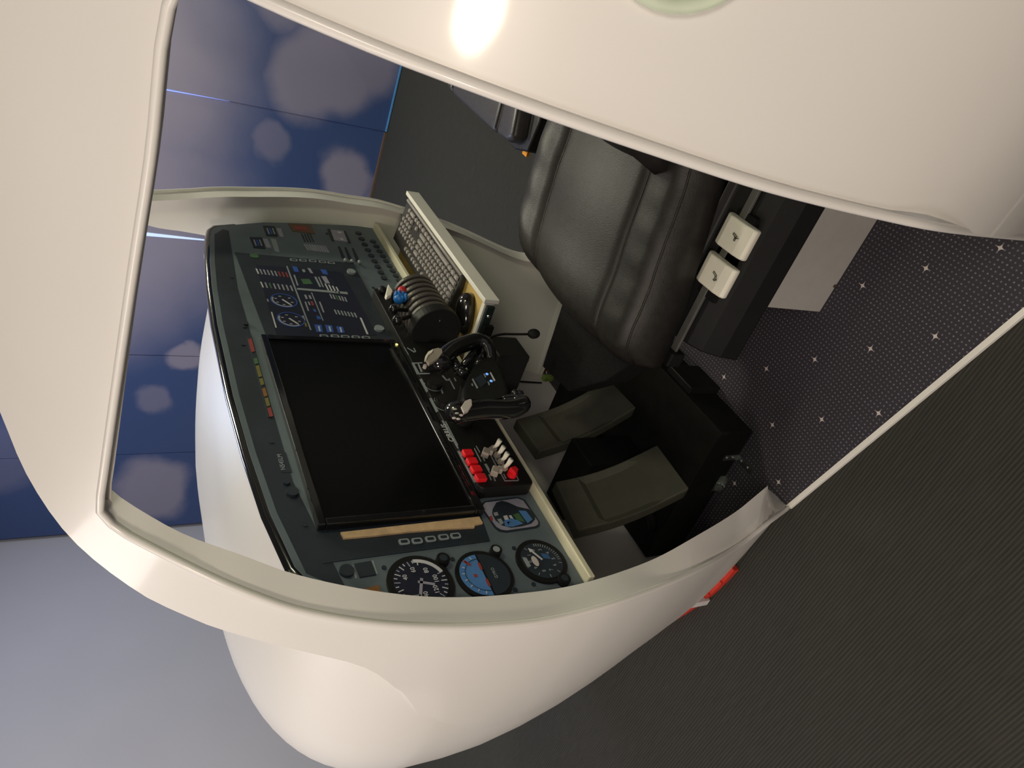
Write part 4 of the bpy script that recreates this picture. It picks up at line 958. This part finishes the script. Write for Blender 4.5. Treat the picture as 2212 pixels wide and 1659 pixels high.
# black felt tongue in front of the cushion
bm = bmesh.new(); prism(bm, [(1.53,.725,.452),(1.335,.745,.452),(1.312,.925,.452),(1.18,.905,.452),(1.075,.795,.452),(1.02,.70,.452),(1.05,.55,.452),(1.56,.55,.452)], (0,0,-.07)); obj('front_flap', bm, m_felt, ps_, 'flat black felt front flap', bevel=.004)
bm = bmesh.new(); p = onz(1182,820,.42); box(bm, (p.x-.006, p.y-.012, .405), (p.x+.008, p.y+.003, .435)); obj('connector', bm, mat('green_connector', (.10,.16,.03), .5), ps_, 'small green connector', bevel=.002)
# backrest
bm = bmesh.new(); g_ = []
for j in range(15):
    z = .49 + .60*j/14; row_ = []
    lean = (z-.49)*.38
    pts = []
    for i in range(15):
        u = i/14; x = 1.135 + .43*u; yb = .345 - .035*abs(2*u-1)**1.5 + .02*math.exp(-((abs(2*u-1)-.85)/.15)**2) - lean
        pts.append((x, yb, z))
    pts += [(x, y - .09 - .02*math.sin(PI*k/14), z) for k, (x, y, z) in enumerate(pts)][::-1]
    g_.append([bm.verts.new(p) for p in pts])
for a, b_ in zip(g_, g_[1:]):
    n = len(a)
    for k in range(n): bm.faces.new([a[k], a[(k+1) % n], b_[(k+1) % n], b_[k]])
bm.faces.new(g_[0][::-1]); bm.faces.new(g_[-1]); obj('backrest', bm, m_leather, ps_, smooth=True)
# base frame and side shield
bm = bmesh.new(); box(bm, (1.13, .20, .010), (1.50, .66, .385)); obj('seat_base', bm, m_matte, ps_, bevel=.004)
bm = bmesh.new(); sh = [(1.075,.385),(1.065,.365),(1.005,.345),(.975,.325),(.955,.285),(.945,.24),(.965,.225),(1.075,.225)]
prism(bm, [(x, .15, z) for x, z in sh], (0, .49, 0)); sd = obj('side_shield', bm, m_black, ps_, 'black plastic side shield', bevel=.006)
bm = bmesh.new(); tube(bm, [(1.125,.17,.392),(1.10,.36,.380),(1.078,.60,.368),(1.072,.69,.360)], .008, 10); obj('tube_bar', bm, m_rail, ps_, 'grey tubular bar', smooth=True)
bm = bmesh.new(); prism(bm, [(1.012,.10,.352),(1.030,.10,.352),(1.030,.67,.352),(1.012,.67,.352)], (0,0,.007)); obj('flat_bar', bm, m_rail, ps_, 'grey flat metal bar', bevel=.001)
bm = bmesh.new(); box(bm, (1.0,.665,.335), (1.095,.70,.375)); obj('front_bracket', bm, m_black, ps_, bevel=.004)
for y0 in (.432, .345):
    bm = bmesh.new(); box(bm, (.985, y0-.014, .345), (1.06, y0+.09, .357)); obj('paddle_mount', bm, m_black, ps_)
    bm = bmesh.new(); pr_ = []
    for (x, z) in ((1.050,.352),(1.050,.366),(1.042,.374),(1.030,.378),(.985,.376),(.966,.371),(.960,.364),(.962,.352)): pr_.append((x, y0, z))
    prism(bm, pr_, (0, .066, 0)); pd = obj('paddle', bm, m_switchwhite, ps_, 'white rounded adjuster paddle', bevel=.004, bseg=3)
    # recline pictogram: seat outline drawn in fine dark lines
    cx_, cy_ = .992, y0 + .030; zt = .3784
    def st(*pts): 
        bm = bmesh.new(); tube(bm, [(cx_ + a, cy_ + b_, zt) for a, b_ in pts], .0007, 5); obj('pictogram_line', bm, m_matte, pd)
    if y0 > .4:
        st((.010,-.004),(.012,-.001),(.000,.003),(-.002,.000),(.010,-.004)); st((-.001,.001),(-.004,.008),(.000,.010),(.002,.004)); st((.004,.010),(-.001,.012),(-.007,.006))
    else:
        st((.010,-.004),(.012,-.001),(.000,.002),(-.002,-.001),(.010,-.004)); st((-.001,.001),(.000,.009),(.003,.009),(.003,.001)); st((.006,.001),(.000,.003),(-.007,.000))
bm = bmesh.new(); ost = [onz(px, py, .505) for px, py in ((1518,350),(1526,364),(1538,362),(1543,370),(1559,369),(1556,359),(1544,358),(1537,345))]
prism(bm, ost, (0, 0, -.006)); obj('orange_tab', bm, m_orange, ps_, 'orange webbing tab')

# ------------------------------------------------------------------ grey floor box
gb = thing('floor_box', 'light grey painted metal box on the dotted carpet beside the seat', 'box', (1.03, .28, .009))
bm = bmesh.new(); pr_ = [(.985,.010),(.985,.222),(1.036,.232),(1.052,.215),(1.078,.20),(1.078,.010)]
prism(bm, [(x, -.08, z) for x, z in pr_], (0, .60, 0)); obj('cover', bm, m_greybox, gb, bevel=.0012)
c = onx(1803, 618, .984); bm = bmesh.new(); tube(bm, [(.9855, c.y, c.z), (.983, c.y, c.z)], .004, 10); obj('screw', bm, mat('dark_screw', (.09,.06,.03), .5), gb)

# ------------------------------------------------------------------ second seat outside the far doorway
Z2 = .30
s2 = thing('passenger_seat', 'second black leather seat standing beyond the far doorway', 'seat', (2.3, .4, 0))
edge2 = [onz(px, py, Z2) for px, py in ((953,150),(958,172),(974,204),(1000,235),(1040,268),(1075,294),(1094,305),(1108,300),(1115,270),(1122,225))]
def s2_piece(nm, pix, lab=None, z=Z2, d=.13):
    bm = bmesh.new(); prism(bm, [onz(px, py, z) for px, py in pix], (0, 0, -d)); return obj(nm, bm, m_leather if nm == 'seat_skirt' else m_leather_lit, s2, lab, bevel=.02, bseg=4, smooth=True)
back2 = onz(1000, 60, Z2)
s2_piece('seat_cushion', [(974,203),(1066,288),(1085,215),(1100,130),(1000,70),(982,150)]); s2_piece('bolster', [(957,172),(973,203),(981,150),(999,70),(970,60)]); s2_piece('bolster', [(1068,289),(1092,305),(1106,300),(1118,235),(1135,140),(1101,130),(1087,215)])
s2_piece('seat_skirt', [(1092,306),(1110,322),(1138,328),(1165,262),(1180,190),(1120,190),(1107,300)], z=Z2-.05, d=.24)
for a, b_ in (((977,190),(982,150)), ((1070,276),(1086,215)), ((1108,292),(1119,235))):
    bm = bmesh.new(); tube(bm, [onz(*a, Z2+.001), onz((a[0]+b_[0])/2, (a[1]+b_[1])/2, Z2+.001), onz(*b_, Z2+.001)], .003, 6); obj('piping', bm, m_leather, s2)
bm = bmesh.new(); pa = onz(1040, 230, 0); box(bm, (2.32, .20, .0), (2.56, .50, Z2-.13)); obj('seat_base', bm, m_matte, s2, bevel=.004)
bm = bmesh.new(); box(bm, (2.30, -.06, Z2-.05), (2.80, .08, Z2+.45)); obj('backrest', bm, m_leather, s2, bevel=.03, bseg=3)
bm = bmesh.new(); box(bm, (onz(1135,330,.2).x-.012, onz(1135,330,.2).y-.02, .19), (onz(1135,330,.2).x+.02, onz(1135,330,.2).y+.01, .20)); obj('orange_tab', bm, m_orange, s2, 'orange webbing tab')
